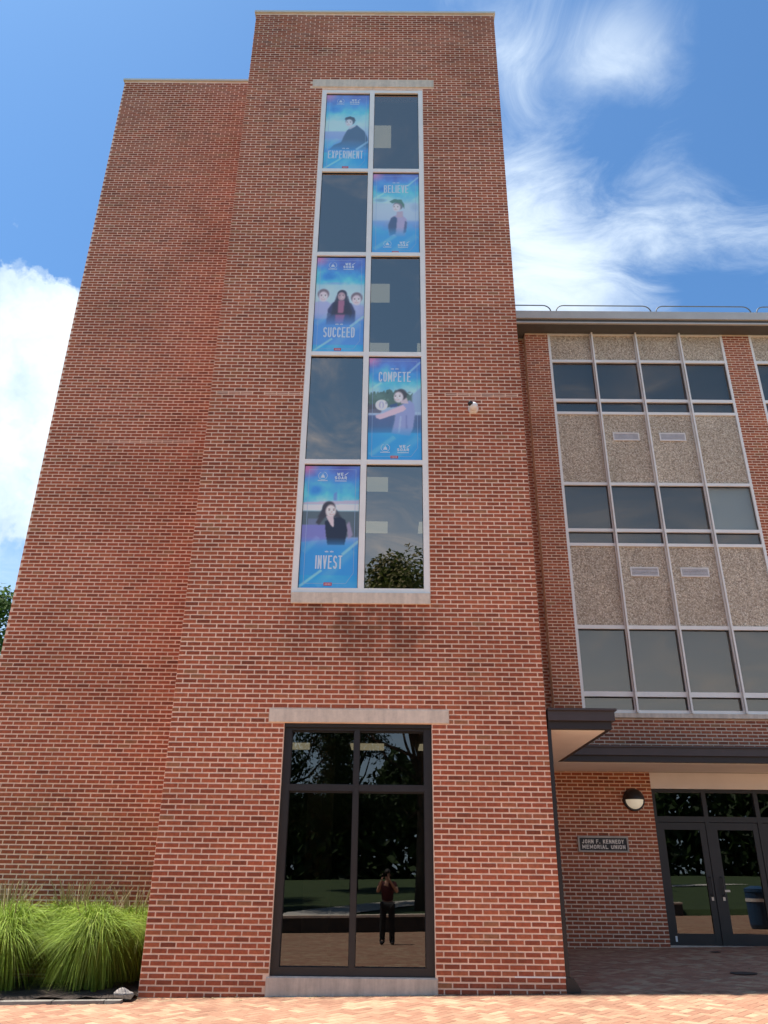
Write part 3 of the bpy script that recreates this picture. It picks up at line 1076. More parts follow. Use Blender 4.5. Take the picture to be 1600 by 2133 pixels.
def print_experiment(p):
    p.blend(p.poly([(0.0, 0.36), (0.6, 0.36), (0.6, 0.50), (0.0, 0.50)], 6), (190, 204, 216), 0.8)
    p.blend(p.poly([(0.0, 0.505), (0.5, 0.505), (0.5, 0.6), (0.0, 0.6)], 3), (132, 138, 196), 0.6)
    m = p.poly([(0.50, 0.49), (0.57, 0.455), (0.66, 0.44), (0.72, 0.415), (0.78, 0.445), (0.90, 0.50), (0.97, 0.58), (1.0, 0.70), (0.98, 0.74), (0.12, 0.74), (0.22, 0.68), (0.38, 0.645), (0.44, 0.56)], 2)
    p.blend(m, (62, 74, 102), 0.95)
    p.blend(p.ell(0.62, 0.64, 0.34, 0.05, 0.9), (88, 96, 132), 0.5)
    p.blend(p.poly([(0.52, 0.455), (0.68, 0.415), (0.70, 0.43), (0.57, 0.475)], 2), (196, 172, 190), 0.9)
    p.person_head(0.56, 0.375, 0.125, (64, 62, 74), (214, 186, 196), -0.12)
    p.blend(p.poly([(0.44, 0.345), (0.455, 0.315), (0.56, 0.298), (0.66, 0.315), (0.695, 0.365), (0.64, 0.345), (0.55, 0.33)], 1), (58, 58, 70))
    p.blend(p.fade(0.62, 0.76) * (p.t < 0.78) * 1.0, (64, 124, 196), 0.85)


def print_believe(p):
    p.blend(p.poly([(0.0, 0.38), (1, 0.38), (1, 0.60), (0, 0.60)], 8), (188, 184, 212), 0.8)
    p.blend(p.ell(0.18, 0.345, 0.16, 0.03, 0.6), (112, 140, 160), 0.7)
    p.blend(p.ell(0.90, 0.43, 0.12, 0.07, 0.7), (150, 158, 184), 0.6)
    p.blend(p.poly([(0.40, 0.56), (0.46, 0.545), (0.55, 0.52), (0.63, 0.53), (0.73, 0.58), (0.73, 0.66), (0.70, 0.79), (0.36, 0.79), (0.35, 0.66)], 2), (178, 146, 184))
    p.blend(p.poly([(0.40, 0.57), (0.47, 0.545), (0.53, 0.57), (0.52, 0.66), (0.50, 0.76), (0.37, 0.79), (0.34, 0.66)], 2), (72, 78, 112))
    p.blend(p.poly([(0.70, 0.60), (0.74, 0.62), (0.72, 0.74), (0.66, 0.76)], 2), (88, 84, 124))
    p.blend(p.poly([(0.52, 0.49), (0.65, 0.48), (0.66, 0.56), (0.52, 0.56)], 2), (190, 150, 170))
    p.person_head(0.54, 0.425, 0.125, (112, 98, 110), (224, 190, 200), -0.18)
    p.blend(p.poly([(0.36, 0.36), (0.46, 0.33), (0.62, 0.335), (0.69, 0.40), (0.68, 0.45), (0.62, 0.385), (0.50, 0.37), (0.42, 0.385)], 1), (74, 104, 92), 0.95)
    p.blend(p.fade(0.68, 0.80), (66, 140, 206), 0.88)


def print_succeed(p):
    p.blend(p.poly([(0.0, 0.30), (1, 0.30), (1, 0.5), (0, 0.5)], 8), (190, 196, 216), 0.75)
    p.blend(p.ell(0.40, 0.285, 0.3, 0.02, 0.8), (150, 150, 190), 0.5)
    p.blend(p.poly([(0.0, 0.49), (0.10, 0.475), (0.24, 0.475), (0.36, 0.52), (0.36, 0.66), (0.0, 0.66)], 2), (176, 160, 206), 0.85)
    p.blend(p.poly([(0.72, 0.53), (0.78, 0.505), (0.92, 0.51), (1.0, 0.54), (1.0, 0.68), (0.72, 0.68)], 2), (170, 158, 206), 0.85)
    for cu, ct in ((0.165, 0.415), (0.84, 0.45)):
        p.blend(p.ell(cu, ct, 0.17, 0.080, 0.6), (214, 208, 226), 0.6)
        p.person_head(cu, ct, 0.135, (122, 92, 100), (230, 186, 196))
    p.blend(p.poly([(0.27, 0.56), (0.36, 0.49), (0.46, 0.48), (0.62, 0.47), (0.74, 0.50), (0.82, 0.58), (0.82, 0.72), (0.24, 0.72)], 2), (66, 60, 92))
    p.blend(p.poly([(0.46, 0.50), (0.60, 0.49), (0.62, 0.60), (0.58, 0.70), (0.42, 0.70), (0.42, 0.58)], 2), (176, 84, 120), 0.9)
    p.person_head(0.54, 0.415, 0.115, (58, 48, 62), (192, 138, 150), -0.05, 0.20)
    p.blend(p.poly([(0.43, 0.44), (0.40, 0.60), (0.34, 0.64), (0.36, 0.52)], 2), (58, 50, 66))
    p.blend(p.poly([(0.66, 0.42), (0.76, 0.60), (0.72, 0.66), (0.64, 0.55)], 2), (58, 50, 66))
    p.blend(p.poly([(0.47, 0.47), (0.60, 0.47), (0.58, 0.60), (0.47, 0.60)], 2), (178, 96, 126), 0.9)
    p.blend(p.fade(0.60, 0.72), (88, 128, 204), 0.85)


def print_compete(p):
    rj = random.Random(8)
    top = [(0.84 * k / 34, 0.335 + 0.03 * abs(k / 17 - 1) + rj.uniform(-0.022, 0.022)) for k in range(35)]
    p.blend(p.poly(top + [(0.84, 0.47), (0.0, 0.52)], 1), (78, 92, 86), 0.9)
    for k in range(26):
        p.blend(p.ell(rj.uniform(0, 0.8), rj.uniform(0.35, 0.48), rj.uniform(0.02, 0.06), rj.uniform(0.01, 0.025), 0.7), rj.choice([(58, 70, 64), (118, 136, 124), (92, 108, 98)]), 0.6)
    p.blend(p.ell(0.16, 0.39, 0.2, 0.05, 0.8), (112, 132, 128), 0.6)
    p.blend(p.poly([(0.82, 0.38), (1, 0.30), (1, 0.62), (0.82, 0.62)], 3), (150, 160, 196), 0.9)
    p.blend(p.poly([(0.0, 0.47), (0.25, 0.46), (0.25, 0.56), (0.0, 0.56)], 2), (92, 80, 96), 0.8)
    p.blend(p.poly([(0.0, 0.555), (1, 0.54), (1, 0.57), (0.0, 0.57)], 1), (178, 184, 220), 0.8)
    p.blend(p.poly([(0.0, 0.575), (1, 0.57), (1, 0.74), (0.0, 0.74)], 3), (76, 82, 122), 0.8)
    p.blend(p.poly([(0.52, 0.50), (0.66, 0.46), (0.78, 0.425), (0.86, 0.46), (0.88, 0.56), (0.84, 0.70), (0.78, 0.77), (0.44, 0.745), (0.50, 0.62)], 2), (150, 146, 196))
    p.blend(p.poly([(0.60, 0.58), (0.63, 0.58), (0.60, 0.74), (0.56, 0.74)], 1), (190, 188, 226), 0.6)
    p.blend(p.poly([(0.70, 0.57), (0.73, 0.57), (0.74, 0.70), (0.70, 0.70)], 1), (112, 108, 170), 0.6)
    p.blend(p.poly([(0.40, 0.475), (0.55, 0.455), (0.55, 0.49), (0.42, 0.50)], 2), (66, 78, 130), 0.9)
    p.blend(p.poly([(0.14, 0.575), (0.28, 0.555), (0.48, 0.51), (0.66, 0.475), (0.72, 0.51), (0.66, 0.535), (0.48, 0.57), (0.32, 0.60), (0.22, 0.615), (0.15, 0.60)], 1), (226, 176, 196))
    p.blend(p.ell(0.25, 0.475, 0.125, 0.056, 0.15), (230, 224, 234))
    p.blend(p.ell(0.25, 0.475, 0.06, 0.045, 0.4), (150, 120, 160), 0.7)
    p.blend(p.ell(0.25, 0.478, 0.03, 0.045, 0.5), (222, 206, 224), 0.9)
    p.blend(p.ell(0.34, 0.455, 0.035, 0.02, 0.6), (120, 96, 120), 0.5)
    p.blend(p.poly([(0.62, 0.40), (0.72, 0.40), (0.76, 0.46), (0.62, 0.46)], 1), (214, 176, 190), 0.95)
    p.person_head(0.60, 0.385, 0.135, (74, 64, 70), (232, 196, 208), -0.22)
    p.blend(p.fade(0.68, 0.80), (58, 142, 208), 0.92)


def print_invest(p):
    p.blend(p.poly([(0.0, 0.315), (1, 0.295), (1, 0.33), (0.0, 0.335)], 1), (206, 166, 188), 0.8)
    p.blend(p.poly([(0.0, 0.335), (1, 0.33), (1, 0.385), (0.0, 0.385)], 1), (222, 218, 232), 0.95)
    p.blend(p.poly([(0.0, 0.39), (1, 0.39), (1, 0.60), (0.0, 0.60)], 2), (84, 88, 98), 0.92)
    p.blend(p.poly([(0.10, 0.45), (0.30, 0.45), (0.30, 0.52), (0.10, 0.52)], 1), (122, 120, 160), 0.7)
    p.blend(p.poly([(0.54, 0.24), (0.60, 0.22), (0.60, 0.30), (0.54, 0.30)], 2), (118, 110, 180), 0.6)
    p.blend(p.poly([(0.0, 0.50), (0.42, 0.50), (0.44, 0.62), (0.0, 0.64)], 1), (128, 118, 190), 0.95)
    p.blend(p.poly([(0.78, 0.50), (0.83, 0.47), (0.90, 0.58), (0.82, 0.62)], 2), (170, 140, 176), 0.8)
    p.blend(p.poly([(0.40, 0.47), (0.52, 0.45), (0.66, 0.43), (0.76, 0.46), (0.80, 0.54), (0.76, 0.66), (0.46, 0.66), (0.42, 0.55)], 1), (44, 44, 62))
    p.blend(p.poly([(0.42, 0.43), (0.54, 0.43), (0.56, 0.52), (0.52, 0.51)], 1), (214, 178, 190))
    p.blend(p.poly([(0.36, 0.34), (0.44, 0.315), (0.40, 0.44), (0.30, 0.50), (0.24, 0.485), (0.31, 0.42)], 2), (70, 62, 72))
    p.person_head(0.475, 0.375, 0.135, (66, 56, 66), (232, 198, 204), 0.16, 0.06)
    p.blend(p.poly([(0.42, 0.43), (0.55, 0.43), (0.56, 0.51), (0.52, 0.505)], 1), (218, 182, 192))
    p.blend(p.fade(0.60, 0.70), (60, 136, 212), 0.92)


def poster_material():
    m, t, bs = material('poster_print')
    a = t.new('ShaderNodeAttribute')
    a.attribute_name = 'print'
    t.l.new(a.outputs['Color'], bs.inputs['Base Color'])
    bs.inputs['Roughness'].default_value = 0.35
    bs.inputs['Specular IOR Level'].default_value = 0.35


poster_material()
simple('print_white', (0.72, 0.82, 0.92), 0.5, 0, 0.02)
simple('print_line', (0.42, 0.58, 0.82), 0.5, 0, 0.02)
simple('print_red', (0.62, 0.10, 0.12), 0.5, 0, 0.02)
simple('print_pink', (0.78, 0.48, 0.52), 0.5, 0, 0.02)


def arc(cx, cy, rx, ry, a0, a1, n=6):
    return [(cx + rx * math.cos(R(a0 + (a1 - a0) * k / n)), cy + ry * math.sin(R(a0 + (a1 - a0) * k / n))) for k in range(n + 1)]


GLYPH = {
    'A': [[(0, 0), (.5, 1), (1, 0)], [(.2, .33), (.8, .33)]], 'B': [[(.0, 0), (0, 1), (.6, 1)] + arc(.6, .76, .36, .24, 90, -90) + [(0, .52)], [(.6, .52)] + arc(.6, .26, .4, .26, 90, -90) + [(0, 0)]],
    'C': [arc(.5, .78, .5, .22, 0, 180) + arc(.5, .22, .5, .22, 180, 360)], 'D': [[(0, 0), (0, 1), (.5, 1)] + arc(.5, .75, .5, .25, 90, 0) + arc(.5, .25, .5, .25, 0, -90) + [(0, 0)]],
    'E': [[(1, 1), (0, 1), (0, 0), (1, 0)], [(0, .52), (.85, .52)]], 'F': [[(1, 1), (0, 1), (0, 0)], [(0, .52), (.85, .52)]], 'H': [[(0, 0), (0, 1)], [(1, 0), (1, 1)], [(0, .52), (1, .52)]],
    'I': [[(.5, 0), (.5, 1)]], 'J': [[(.9, 1), (.9, .25)] + arc(.5, .24, .4, .24, 0, -180)], 'K': [[(0, 0), (0, 1)], [(1, 1), (.05, .42)], [(.35, .62), (1, 0)]],
    'L': [[(0, 1), (0, 0), (1, 0)]], 'M': [[(0, 0), (0, 1), (.5, .25), (1, 1), (1, 0)]], 'N': [[(0, 0), (0, 1), (1, 0), (1, 1)]],
    'O': [arc(.5, .78, .5, .22, 0, 180) + arc(.5, .22, .5, .22, 180, 360) + [(1, .78)]], 'P': [[(0, 0), (0, 1), (.55, 1)] + arc(.55, .74, .45, .26, 90, -90) + [(0, .48)]],
    'R': [[(0, 0), (0, 1), (.55, 1)] + arc(.55, .75, .45, .25, 90, -90) + [(0, .5)], [(.5, .5), (1, 0)]],
    'S': [arc(.5, .76, .5, .24, 20, 180) + [(.06, .6), (.94, .4)] + arc(.5, .24, .5, .24, 0, -160)], 'T': [[(0, 1), (1, 1)], [(.5, 1), (.5, 0)]],
    'U': [[(0, 1), (0, .24)] + arc(.5, .24, .5, .24, 180, 360) + [(1, 1)]], 'V': [[(0, 1), (.5, 0), (1, 1)]], 'W': [[(0, 1), (.25, 0), (.5, .75), (.75, 0), (1, 1)]],
    'X': [[(0, 0), (1, 1)], [(0, 1), (1, 0)]], 'Y': [[(0, 1), (.5, .48), (1, 1)], [(.5, .48), (.5, 0)]], '.': [[(.3, 0), (.3, .06)]]}


def text_mesh(name, body, x0, x1, z0, z1, y, mat, parent, weight=0.17, gap=0.30):
    """condensed block lettering: each letter drawn with broad strokes"""
    mb = MB()
    wds = [0.5 if c in ' .' else (0.28 if c == 'I' else (1.25 if c in 'MW' else 1.0)) for c in body]
    tot = sum(wds) + gap * (len(body) - 1)
    unit = (x1 - x0) / tot
    h = z1 - z0
    sw = min(h * weight, unit * 0.36)
    x = x0
    lay = 0
    for c, wd in zip(body, wds):
        W_ = wd * unit
        for st in GLYPH.get(c, []):
            pts = [Vector((x + sw / 2 + p * (W_ - sw) if c != 'I' else x + W_ / 2, z0 + sw / 2 + q * (h - sw))) for p, q in st]
            for a, b in zip(pts, pts[1:]):
                d = b - a
                if d.length < 1e-6:
                    continue
                d.normalize()
                n = Vector((-d.y, d.x)) * sw / 2
                e = d * sw * (0.5 if len(st) < 6 else 0.2)
                lay += 1
                yy = y - (lay % 7) * 0.00012
                mb.quad(*[(p.x, yy, p.y) for p in (a - e - n, b + e - n, b + e + n, a - e + n)])
        x += W_ + gap * unit
    return mb.build(name, mat, parent)


def poster(pane, paint, word, label, low, seed):
    x0, x1, z0, z1 = pane
    x0 += 0.006; x1 -= 0.006; z0 += 0.004; z1 -= 0.012
    y = TY + 0.052 - 0.004
    root = thing('poster', label, 'poster', ((x0 + x1) / 2, y, z0), 'blue posters on the stair window')
    p = Print(seed)
    p.asp = (z1 - z0) / (x1 - x0)
    paint(p)
    p.bars(low)
    U, V = p.u, p.t
    co = np.stack([x0 + U * (x1 - x0), np.full_like(U, y), z1 - V * (z1 - z0)], -1).reshape(-1, 3)
    idx = np.arange(GU * GV).reshape(GV, GU)
    fa = np.stack([idx[1:, :-1], idx[1:, 1:], idx[:-1, 1:], idx[:-1, :-1]], -1).reshape(-1, 4)
    me = bpy.data.meshes.new('printed_sheet')
    me.from_pydata(co.tolist(), [], fa.tolist())
    at = me.color_attributes.new('print', 'FLOAT_COLOR', 'POINT')
    cc = np.clip(p.c, 0, 255).reshape(-1, 3)
    reflection_haze = (0, 0.26, 0.20, 0.15, 0.12, 0.07)[seed]  # sky reflection painted into the print as pale haze, stronger on higher posters
    cc = cc * (1 - reflection_haze) + np.array([176, 200, 226]) * reflection_haze
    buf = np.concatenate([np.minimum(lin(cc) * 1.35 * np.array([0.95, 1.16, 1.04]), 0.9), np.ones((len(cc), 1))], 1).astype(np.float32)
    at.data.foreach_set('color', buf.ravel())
    me.materials.append(MATS['poster_print'])
    sh = link('printed_sheet', me, root)
    W_, H_ = x1 - x0, z1 - z0

    def X(u):
        return x0 + u * W_

    def Z(t):
        return z1 - t * H_
    yt = y - 0.0012
    a, b, ta, tb = word[1]
    text_mesh('lettering', word[0], X(a), X(b), Z(tb), Z(ta), yt, 'print_white', root, 0.17)
    # the small line of script above the word
    m_ = MB()
    cu = (a + b) / 2
    for k in range(7):
        if k == 3:
            continue
        m_.quad((X(cu - 0.075 + k * 0.022), yt, Z(ta - 0.024)), (X(cu - 0.06 + k * 0.022), yt, Z(ta - 0.024)), (X(cu - 0.06 + k * 0.022), yt, Z(ta - 0.034 - 0.004 * (k % 2))), (X(cu - 0.075 + k * 0.022), yt, Z(ta - 0.036)))
    m_.build('small_script', 'print_white', root)
    # dome emblem in a ring, with its name line; two line slogan beside it
    te = 0.092 if low else 0.885
    m_ = MB()
    cx, cz, rr = X(0.33), Z(te), 0.062 * W_
    dome = [(-0.62, -0.55), (0.62, -0.55), (0.62, -0.3), (0.5, -0.3), (0.48, 0.0), (0.3, 0.32), (0.1, 0.48), (0.09, 0.75), (0.025, 0.85), (0.025, 1.15), (-0.025, 1.15), (-0.025, 0.85), (-0.09, 0.75), (-0.1, 0.48), (-0.3, 0.32), (-0.48, 0.0), (-0.5, -0.3), (-0.62, -0.3)]
    i = len(m_.v)
    m_.v += [(cx + dx * rr, yt, cz + dz * rr) for dx, dz in dome]
    m_.f.append(tuple(range(i, i + len(dome))))
    for k in range(28):
        if k in (6, 7, 8):
            continue
        a0, a1 = 2 * math.pi * k / 28, 2 * math.pi * (k + 1) / 28
        m_.quad(*[(cx + r_ * rr * math.cos(q), yt, cz + 0.1 * rr + r_ * rr * math.sin(q)) for r_, q in ((1.22, a0), (1.22, a1), (1.34, a1), (1.34, a0))])
    for k in range(9):
        m_.quad((X(0.24 + k * 0.02), yt, Z(te + 0.043)), (X(0.254 + k * 0.02), yt, Z(te + 0.043)), (X(0.254 + k * 0.02), yt, Z(te + 0.034)), (X(0.24 + k * 0.02), yt, Z(te + 0.034)))
    m_.build('emblem', 'print_white', root)
    text_mesh('slogan', 'WE', X(0.585), X(0.70), Z(te - 0.004), Z(te - 0.03), yt, 'print_white', root, 0.24)
    text_mesh('slogan', 'SOAR', X(0.545), X(0.765), Z(te + 0.028), Z(te + 0.001), yt, 'print_white', root, 0.24)
    m_ = MB()
    m_.quad((X(0.715), yt, Z(te - 0.008)), (X(0.735), yt, Z(te - 0.006)), (X(0.80), yt, Z(te - 0.034)), (X(0.775), yt, Z(te - 0.030)))
    m_.quad((X(0.55), yt, Z(te + 0.044)), (X(0.76), yt, Z(te + 0.044)), (X(0.76), yt, Z(te + 0.038)), (X(0.55), yt, Z(te + 0.038)))
    m_.build('swoosh', 'print_white', root)
    # thin border line with a clipped lower right corner
    m_ = MB()
    lw = 0.0055
    pts = [(0.08, 0.035), (0.925, 0.035), (0.925, 0.88), (0.80, 0.962), (0.08, 0.962)]
    q = [Vector((X(u), Z(t))) for u, t in pts]
    for k in range(5):
        s_, e_ = q[k], q[(k + 1) % 5]
        d_ = (e_ - s_).normalized()
        nn = Vector((-d_.y, d_.x)) * lw / 2
        m_.quad(*[(c.x, yt + 0.0004, c.y) for c in (s_ - nn, e_ - nn, e_ + nn, s_ + nn)])
    m_.build('border_line', 'print_line', root)
    tz = 0.968 if seed != 2 else 0.984
    m_ = MB()
    m_.box(X(0.425), X(0.565), yt - 0.001, yt, Z(tz + 0.011), Z(tz - 0.013))
    m_.build('red_tag', 'print_red', root)
    m_ = MB()
    for k in range(4):
        m_.quad((X(0.445 + k * 0.027), yt - 0.002, Z(tz + 0.005)), (X(0.465 + k * 0.027), yt - 0.002, Z(tz + 0.005)), (X(0.465 + k * 0.027), yt - 0.002, Z(tz - 0.006)), (X(0.445 + k * 0.027), yt - 0.002, Z(tz - 0.006)))
    m_.build('tag_letters', 'print_pink', root)


poster(panes1[(0, 4)], print_experiment, ('EXPERIMENT', (0.10, 0.88, 0.755, 0.855)), 'blue poster lettered EXPERIMENT showing a person in a dark jacket', True, 1)
poster(panes1[(1, 3)], print_believe, ('BELIEVE', (0.24, 0.77, 0.15, 0.25)), 'blue poster lettered BELIEVE showing a smiling person in a cap', False, 2)
poster(panes1[(0, 2)], print_succeed, ('SUCCEED', (0.20, 0.82, 0.745, 0.848)), 'blue poster lettered SUCCEED showing three smiling people', True, 3)
poster(panes1[(1, 1)], print_compete, ('COMPETE', (0.19, 0.80, 0.145, 0.245)), 'blue poster lettered COMPETE showing a person hitting a ball', False, 4)
poster(panes1[(0, 0)], print_invest, ('INVEST', (0.27, 0.73, 0.745, 0.85)), 'blue poster lettered INVEST showing a person with long dark hair', True, 5)

# ================================================================== office wing on the right
WY = 16.0
wing = thing('office_wing', 'three storey brick and pebble panel wing right of the tower', 'building', (8.0, WY, 0.2))
EX0, EX1 = 5.115, 9.2      # entrance
PX = [(3.38, 3.94), (8.28, 8.94)]
C0 = 3.94
CW = 1.086
wfr = (0.0, WY + 0.006, 1.0, 0.0)
low = wall_sheet(2.25, EX0, -0.1, 4.29, wfr, [], 0.25, 'wing_mortar', 'entrance_wall', wing)
brickwork(low, 2.26, EX0, 0.1, 4.27, wfr, [(2.26, 3.2, -1, 3.2)], 0.05, 'wing_brick', 300, 21)
sp = wall_sheet(EX0 + 0.001, 18.0, 3.32, 4.29, wfr, [], 0.25, 'wing_mortar', 'spandrel_wall', wing)
brickwork(sp, EX0, 13.5, 3.32, 4.27, wfr, [], 0.05, 'wing_brick', 150, 22, rank=lambda c: (0 if c[1] < 8.0 and c[0] > 50 else 1, c[0]))
for k, (a, b) in enumerate(PX):
    z_ = 4.292
    pr = wall_sheet(a, b, z_, 13.72, (0.0, WY - 0.004, 1.0, 0.0), [], 0.26, 'wing_mortar', 'brick_pier', wing)
    brickwork(pr, a, b, z_ + 0.01, 13.70, (0.0, WY - 0.004, 1.0, 0.0), [], a, 'wing_brick', 120, 23 + k)
rc = wall_sheet(2.25, 3.379, 4.292, 13.72, (0.0, WY + 0.22, 1.0, 0.0), [], 0.2, 'wing_mortar', 'recessed_wall', wing)
brickwork(rc, 2.9, 3.375, 4.3, 13.70, (0.0, WY + 0.22, 1.0, 0.0), [], 0.0, 'wing_brick', 0, 26)
bevel_box('window_sill', C0 - 0.001, 18.0, WY - 0.045, WY + 0.15, 4.292, 4.385, 'limestone', wing, 0.006)

WZ = [(4.42, 0.06), (4.768, 0.10), (6.166, 0.08), (8.035, 0.07), (8.38, 0.075), (9.53, 0.07), (11.41, 0.07), (11.765, 0.08), (12.90, 0.075), (13.70, 0.04)]
PANELS = (2, 5, 8)


def bay(x0, ncol, n_):
    xs = [(x0 + 0.03, 0.06)] + [(x0 + CW * k, 0.075) for k in range(1, ncol)] + [(x0 + CW * ncol - 0.03, 0.06)]
    skip = [(i, j) for i in range(ncol) for j in PANELS]
    fr, panes = window_grid('window_bay', xs, WZ, WY - 0.005, WY + 0.10, 'white_metal', wing, 'wing_glass', WY + 0.055, True, skip=skip)
    # projecting fins on the mullions
    for c, wd in xs[1:-1]:
        MB().box(c - 0.018, c + 0.018, WY - 0.085, WY - 0.006, WZ[0][0] - 0.03, 13.71).build('mullion_fin', 'white_metal', fr)
    for i in range(ncol):
        xa, xb = xs[i][0] + xs[i][1] / 2, xs[i + 1][0] - xs[i + 1][1] / 2
        for j in PANELS:
            za, zb = WZ[j][0] + WZ[j][1] / 2, WZ[j + 1][0] - WZ[j + 1][1] / 2
            MB().box(xa + 0.002, xb - 0.002, WY + 0.03, WY + 0.09, za + 0.001, zb - 0.001).build('pebble_panel', 'aggregate', fr)
            if i in (1, 2) and j != 8:
                vz = {2: 7.41, 5: 10.78}[j]
                cx = (xa + xb) / 2 - 0.0
                m_ = MB()
                hw, hh = 0.305, 0.105
                m_.box(cx - hw, cx + hw, WY + 0.005, WY + 0.029, vz + hh - 0.025, vz + hh)
                m_.box(cx - hw, cx + hw, WY + 0.005, WY + 0.029, vz - hh, vz - hh + 0.025)
                m_.box(cx - hw, cx - hw + 0.025, WY + 0.005, WY + 0.029, vz - hh + 0.025, vz + hh - 0.025)
                m_.box(cx + hw - 0.025, cx + hw, WY + 0.005, WY + 0.029, vz - hh + 0.025, vz + hh - 0.025)
                v_ = m_.build('vent', 'vent_metal', wing)
                for s in range(5):
                    zc = vz - hh + 0.042 + s * 0.0315
                    MB().prism([(cx - hw + 0.025, zc - 0.009), (cx + hw - 0.025, zc - 0.009), (cx + hw - 0.025, zc + 0.011), (cx - hw + 0.025, zc + 0.011)], WY + 0.011, WY + 0.027).build('louvre', 'vent_slat', v_)
        for j in range(len(WZ) - 1):
            if j in PANELS:
                continue
            za, zb = WZ[j][0], WZ[j + 1][0]
            pale = (n_ == 0 and i == 3 and j == 4)
            b_ = MB().box(xa - 0.03, xb + 0.03, WY + 0.13, WY + 0.14, za, zb).build('roller_blind', 'pale_blind' if pale else 'blind', wing)
            if pale:
                b_['label'] = 'pale green grey blind drawn down'
    return fr


bay(C0, 4, 0)
bay(8.94, 4, 1)
MB().box(3.3, 18, WY + 0.3, WY + 0.36, 4.3, 13.7).build('back_wall', 'interior', wing)
MB().box(2.25, 18, 27.7, 28.0, -0.2, 13.7).build('back_wall', 'wing_mortar', wing)
MB().box(17.7, 18, WY + 0.4, 27.69, -0.2, 13.7).build('end_wall', 'wing_mortar', wing)

# eaves
ev = MB()
ev.box(2.26, 18.4, WY - 0.43, 28.2, 13.86, 14.08)
ev.build('roof_edge', 'eave_metal', wing)
MB().box(2.26, 18.3, WY - 0.38, WY + 0.2, 13.775, 13.858).build('eave_gap', 'soffit_dark', wing)
MB().box(2.26, 18.35, WY - 0.405, WY - 0.35, 13.735, 13.773).build('drip_edge', 'eave_metal', wing)
MB().box(2.26, 18.3, WY - 0.349, WY + 0.2, 13.722, 13.773).build('soffit', 'soffit_dark', wing)

# entrance canopy, an L that hugs the tower flank and the wall
CZ0, CZ1 = 3.275, 3.52
Lp = [(2.27, 11.20), (3.20, 11.20), (3.20, 14.58), (14.0, 14.58), (14.0, 15.985), (2.27, 15.985)]


def inset(poly, d):
    x = [(poly[0][0], poly[0][1] + d), (poly[1][0] - d, poly[1][1] + d), (poly[2][0] - d, poly[2][1] + d), (poly[3][0], poly[3][1] + d), poly[4], poly[5]]
    return x


can = MB().slab(Lp, 3.385, CZ1).build('canopy', 'canopy_brown', wing)
MB().slab(inset(Lp, -0.03), CZ1 + 0.001, CZ1 + 0.03).build('canopy_flashing', 'canopy_brown', can)
MB().slab(inset(Lp, 0.045), CZ0, 3.384).build('canopy_rim', 'canopy_rim', can)
L3 = inset(Lp, 0.13)
m_ = MB()
m_.slab([L3[0], L3[1], (L3[1][0], 15.98), (L3[0][0], 15.98)], CZ0 - 0.012, CZ0 - 0.002)
m_.build('soffit_panel', 'beige_panel', can)
xk = L3[1][0] + 0.008
while xk < 13.9:
    MB().slab([(xk, L3[2][1]), (min(xk + 1.94, 13.9), L3[2][1]), (min(xk + 1.94, 13.9), 15.98), (xk, 15.98)], CZ0 - 0.012, CZ0 - 0.002).build('soffit_panel', 'beige_panel', can)
    xk += 1.948

# beige panel above the doors and the dark entrance screen
MB().box(EX0 + 0.002, EX1, WY + 0.03, WY + 0.12, 2.965, 3.262).build('transom_panel', 'beige_panel', wing)
DY = WY + 0.08
dz0 = gz(6.0, 16.0)
posts = [5.155, 6.13, 7.125, 8.12, 9.115]
ent = MB()
for k, c in enumerate(posts):
    ent.box(c - 0.04, c + 0.04, DY, DY + 0.12, dz0 - 0.03, 2.964)
ent.box(5.195, 9.075, DY + 0.003, DY + 0.117, 2.90, 2.964)
ent.box(5.195, 9.075, DY + 0.003, DY + 0.117, 2.37, 2.47)
ent = ent.build('entrance_screen', 'black_frame', wing)
for a, b in zip(posts, posts[1:]):
    MB().box(a + 0.04, b - 0.04, DY + 0.05, DY + 0.058, 2.47, 2.90).build('pane', 'door_glass', ent)
for k, (a, b) in enumerate(zip(posts, posts[1:])):
    a += 0.045
    b -= 0.045
    m_ = MB()
    ls, rs_ = (0.10, 0.115)
    if k % 2:
        ls, rs_ = (0.125, 0.10)
    m_.box(a, a + ls, DY + 0.015, DY + 0.07, dz0 + 0.015, 2.36)
    m_.box(b - rs_, b, DY + 0.015, DY + 0.07, dz0 + 0.015, 2.36)
    m_.box(a + ls, b - rs_, DY + 0.017, DY + 0.068, dz0 + 0.015, 0.49)
    m_.box(a + ls, b - rs_, DY + 0.017, DY + 0.068, 2.235, 2.36)
    dr = m_.build('door', 'black_frame', wing)
    MB().box(a + ls, b - rs_, DY + 0.04, DY + 0.048, 0.49, 2.235).build('pane', 'door_glass', dr)
    hx = (a + 0.06) if k % 2 else (b - 0.06)
    h = MB()
    h.tube([(hx, DY + 0.016, 1.12), (hx, DY - 0.05, 1.12), (hx, DY - 0.05, 1.42), (hx, DY + 0.016, 1.42)], 0.011, 8)
    h.build('pull_handle', 'black_frame', dr)
    MB().box(hx - 0.02, hx + 0.02, DY + 0.006, DY + 0.0149, 1.03, 1.09).build('lock_plate', 'steel', dr)
    if k % 2:
        MB().box(a + 0.09, a + 0.19, DY + 0.004, DY + 0.0149, 1.175, 1.21).build('push_plate', 'steel', dr)
    MB().box((a + 0.05) if not k % 2 else (b - 0.09), (a + 0.085) if not k % 2 else (b - 0.055), DY + 0.008, DY + 0.0149, 0.36, 0.45).build('door_stop', 'white_plastic', dr)
MB().box(5.12, 9.15, WY + 0.01, DY + 0.13, dz0 - 0.03, dz0 + 0.012).build('threshold', 'concrete', wing)
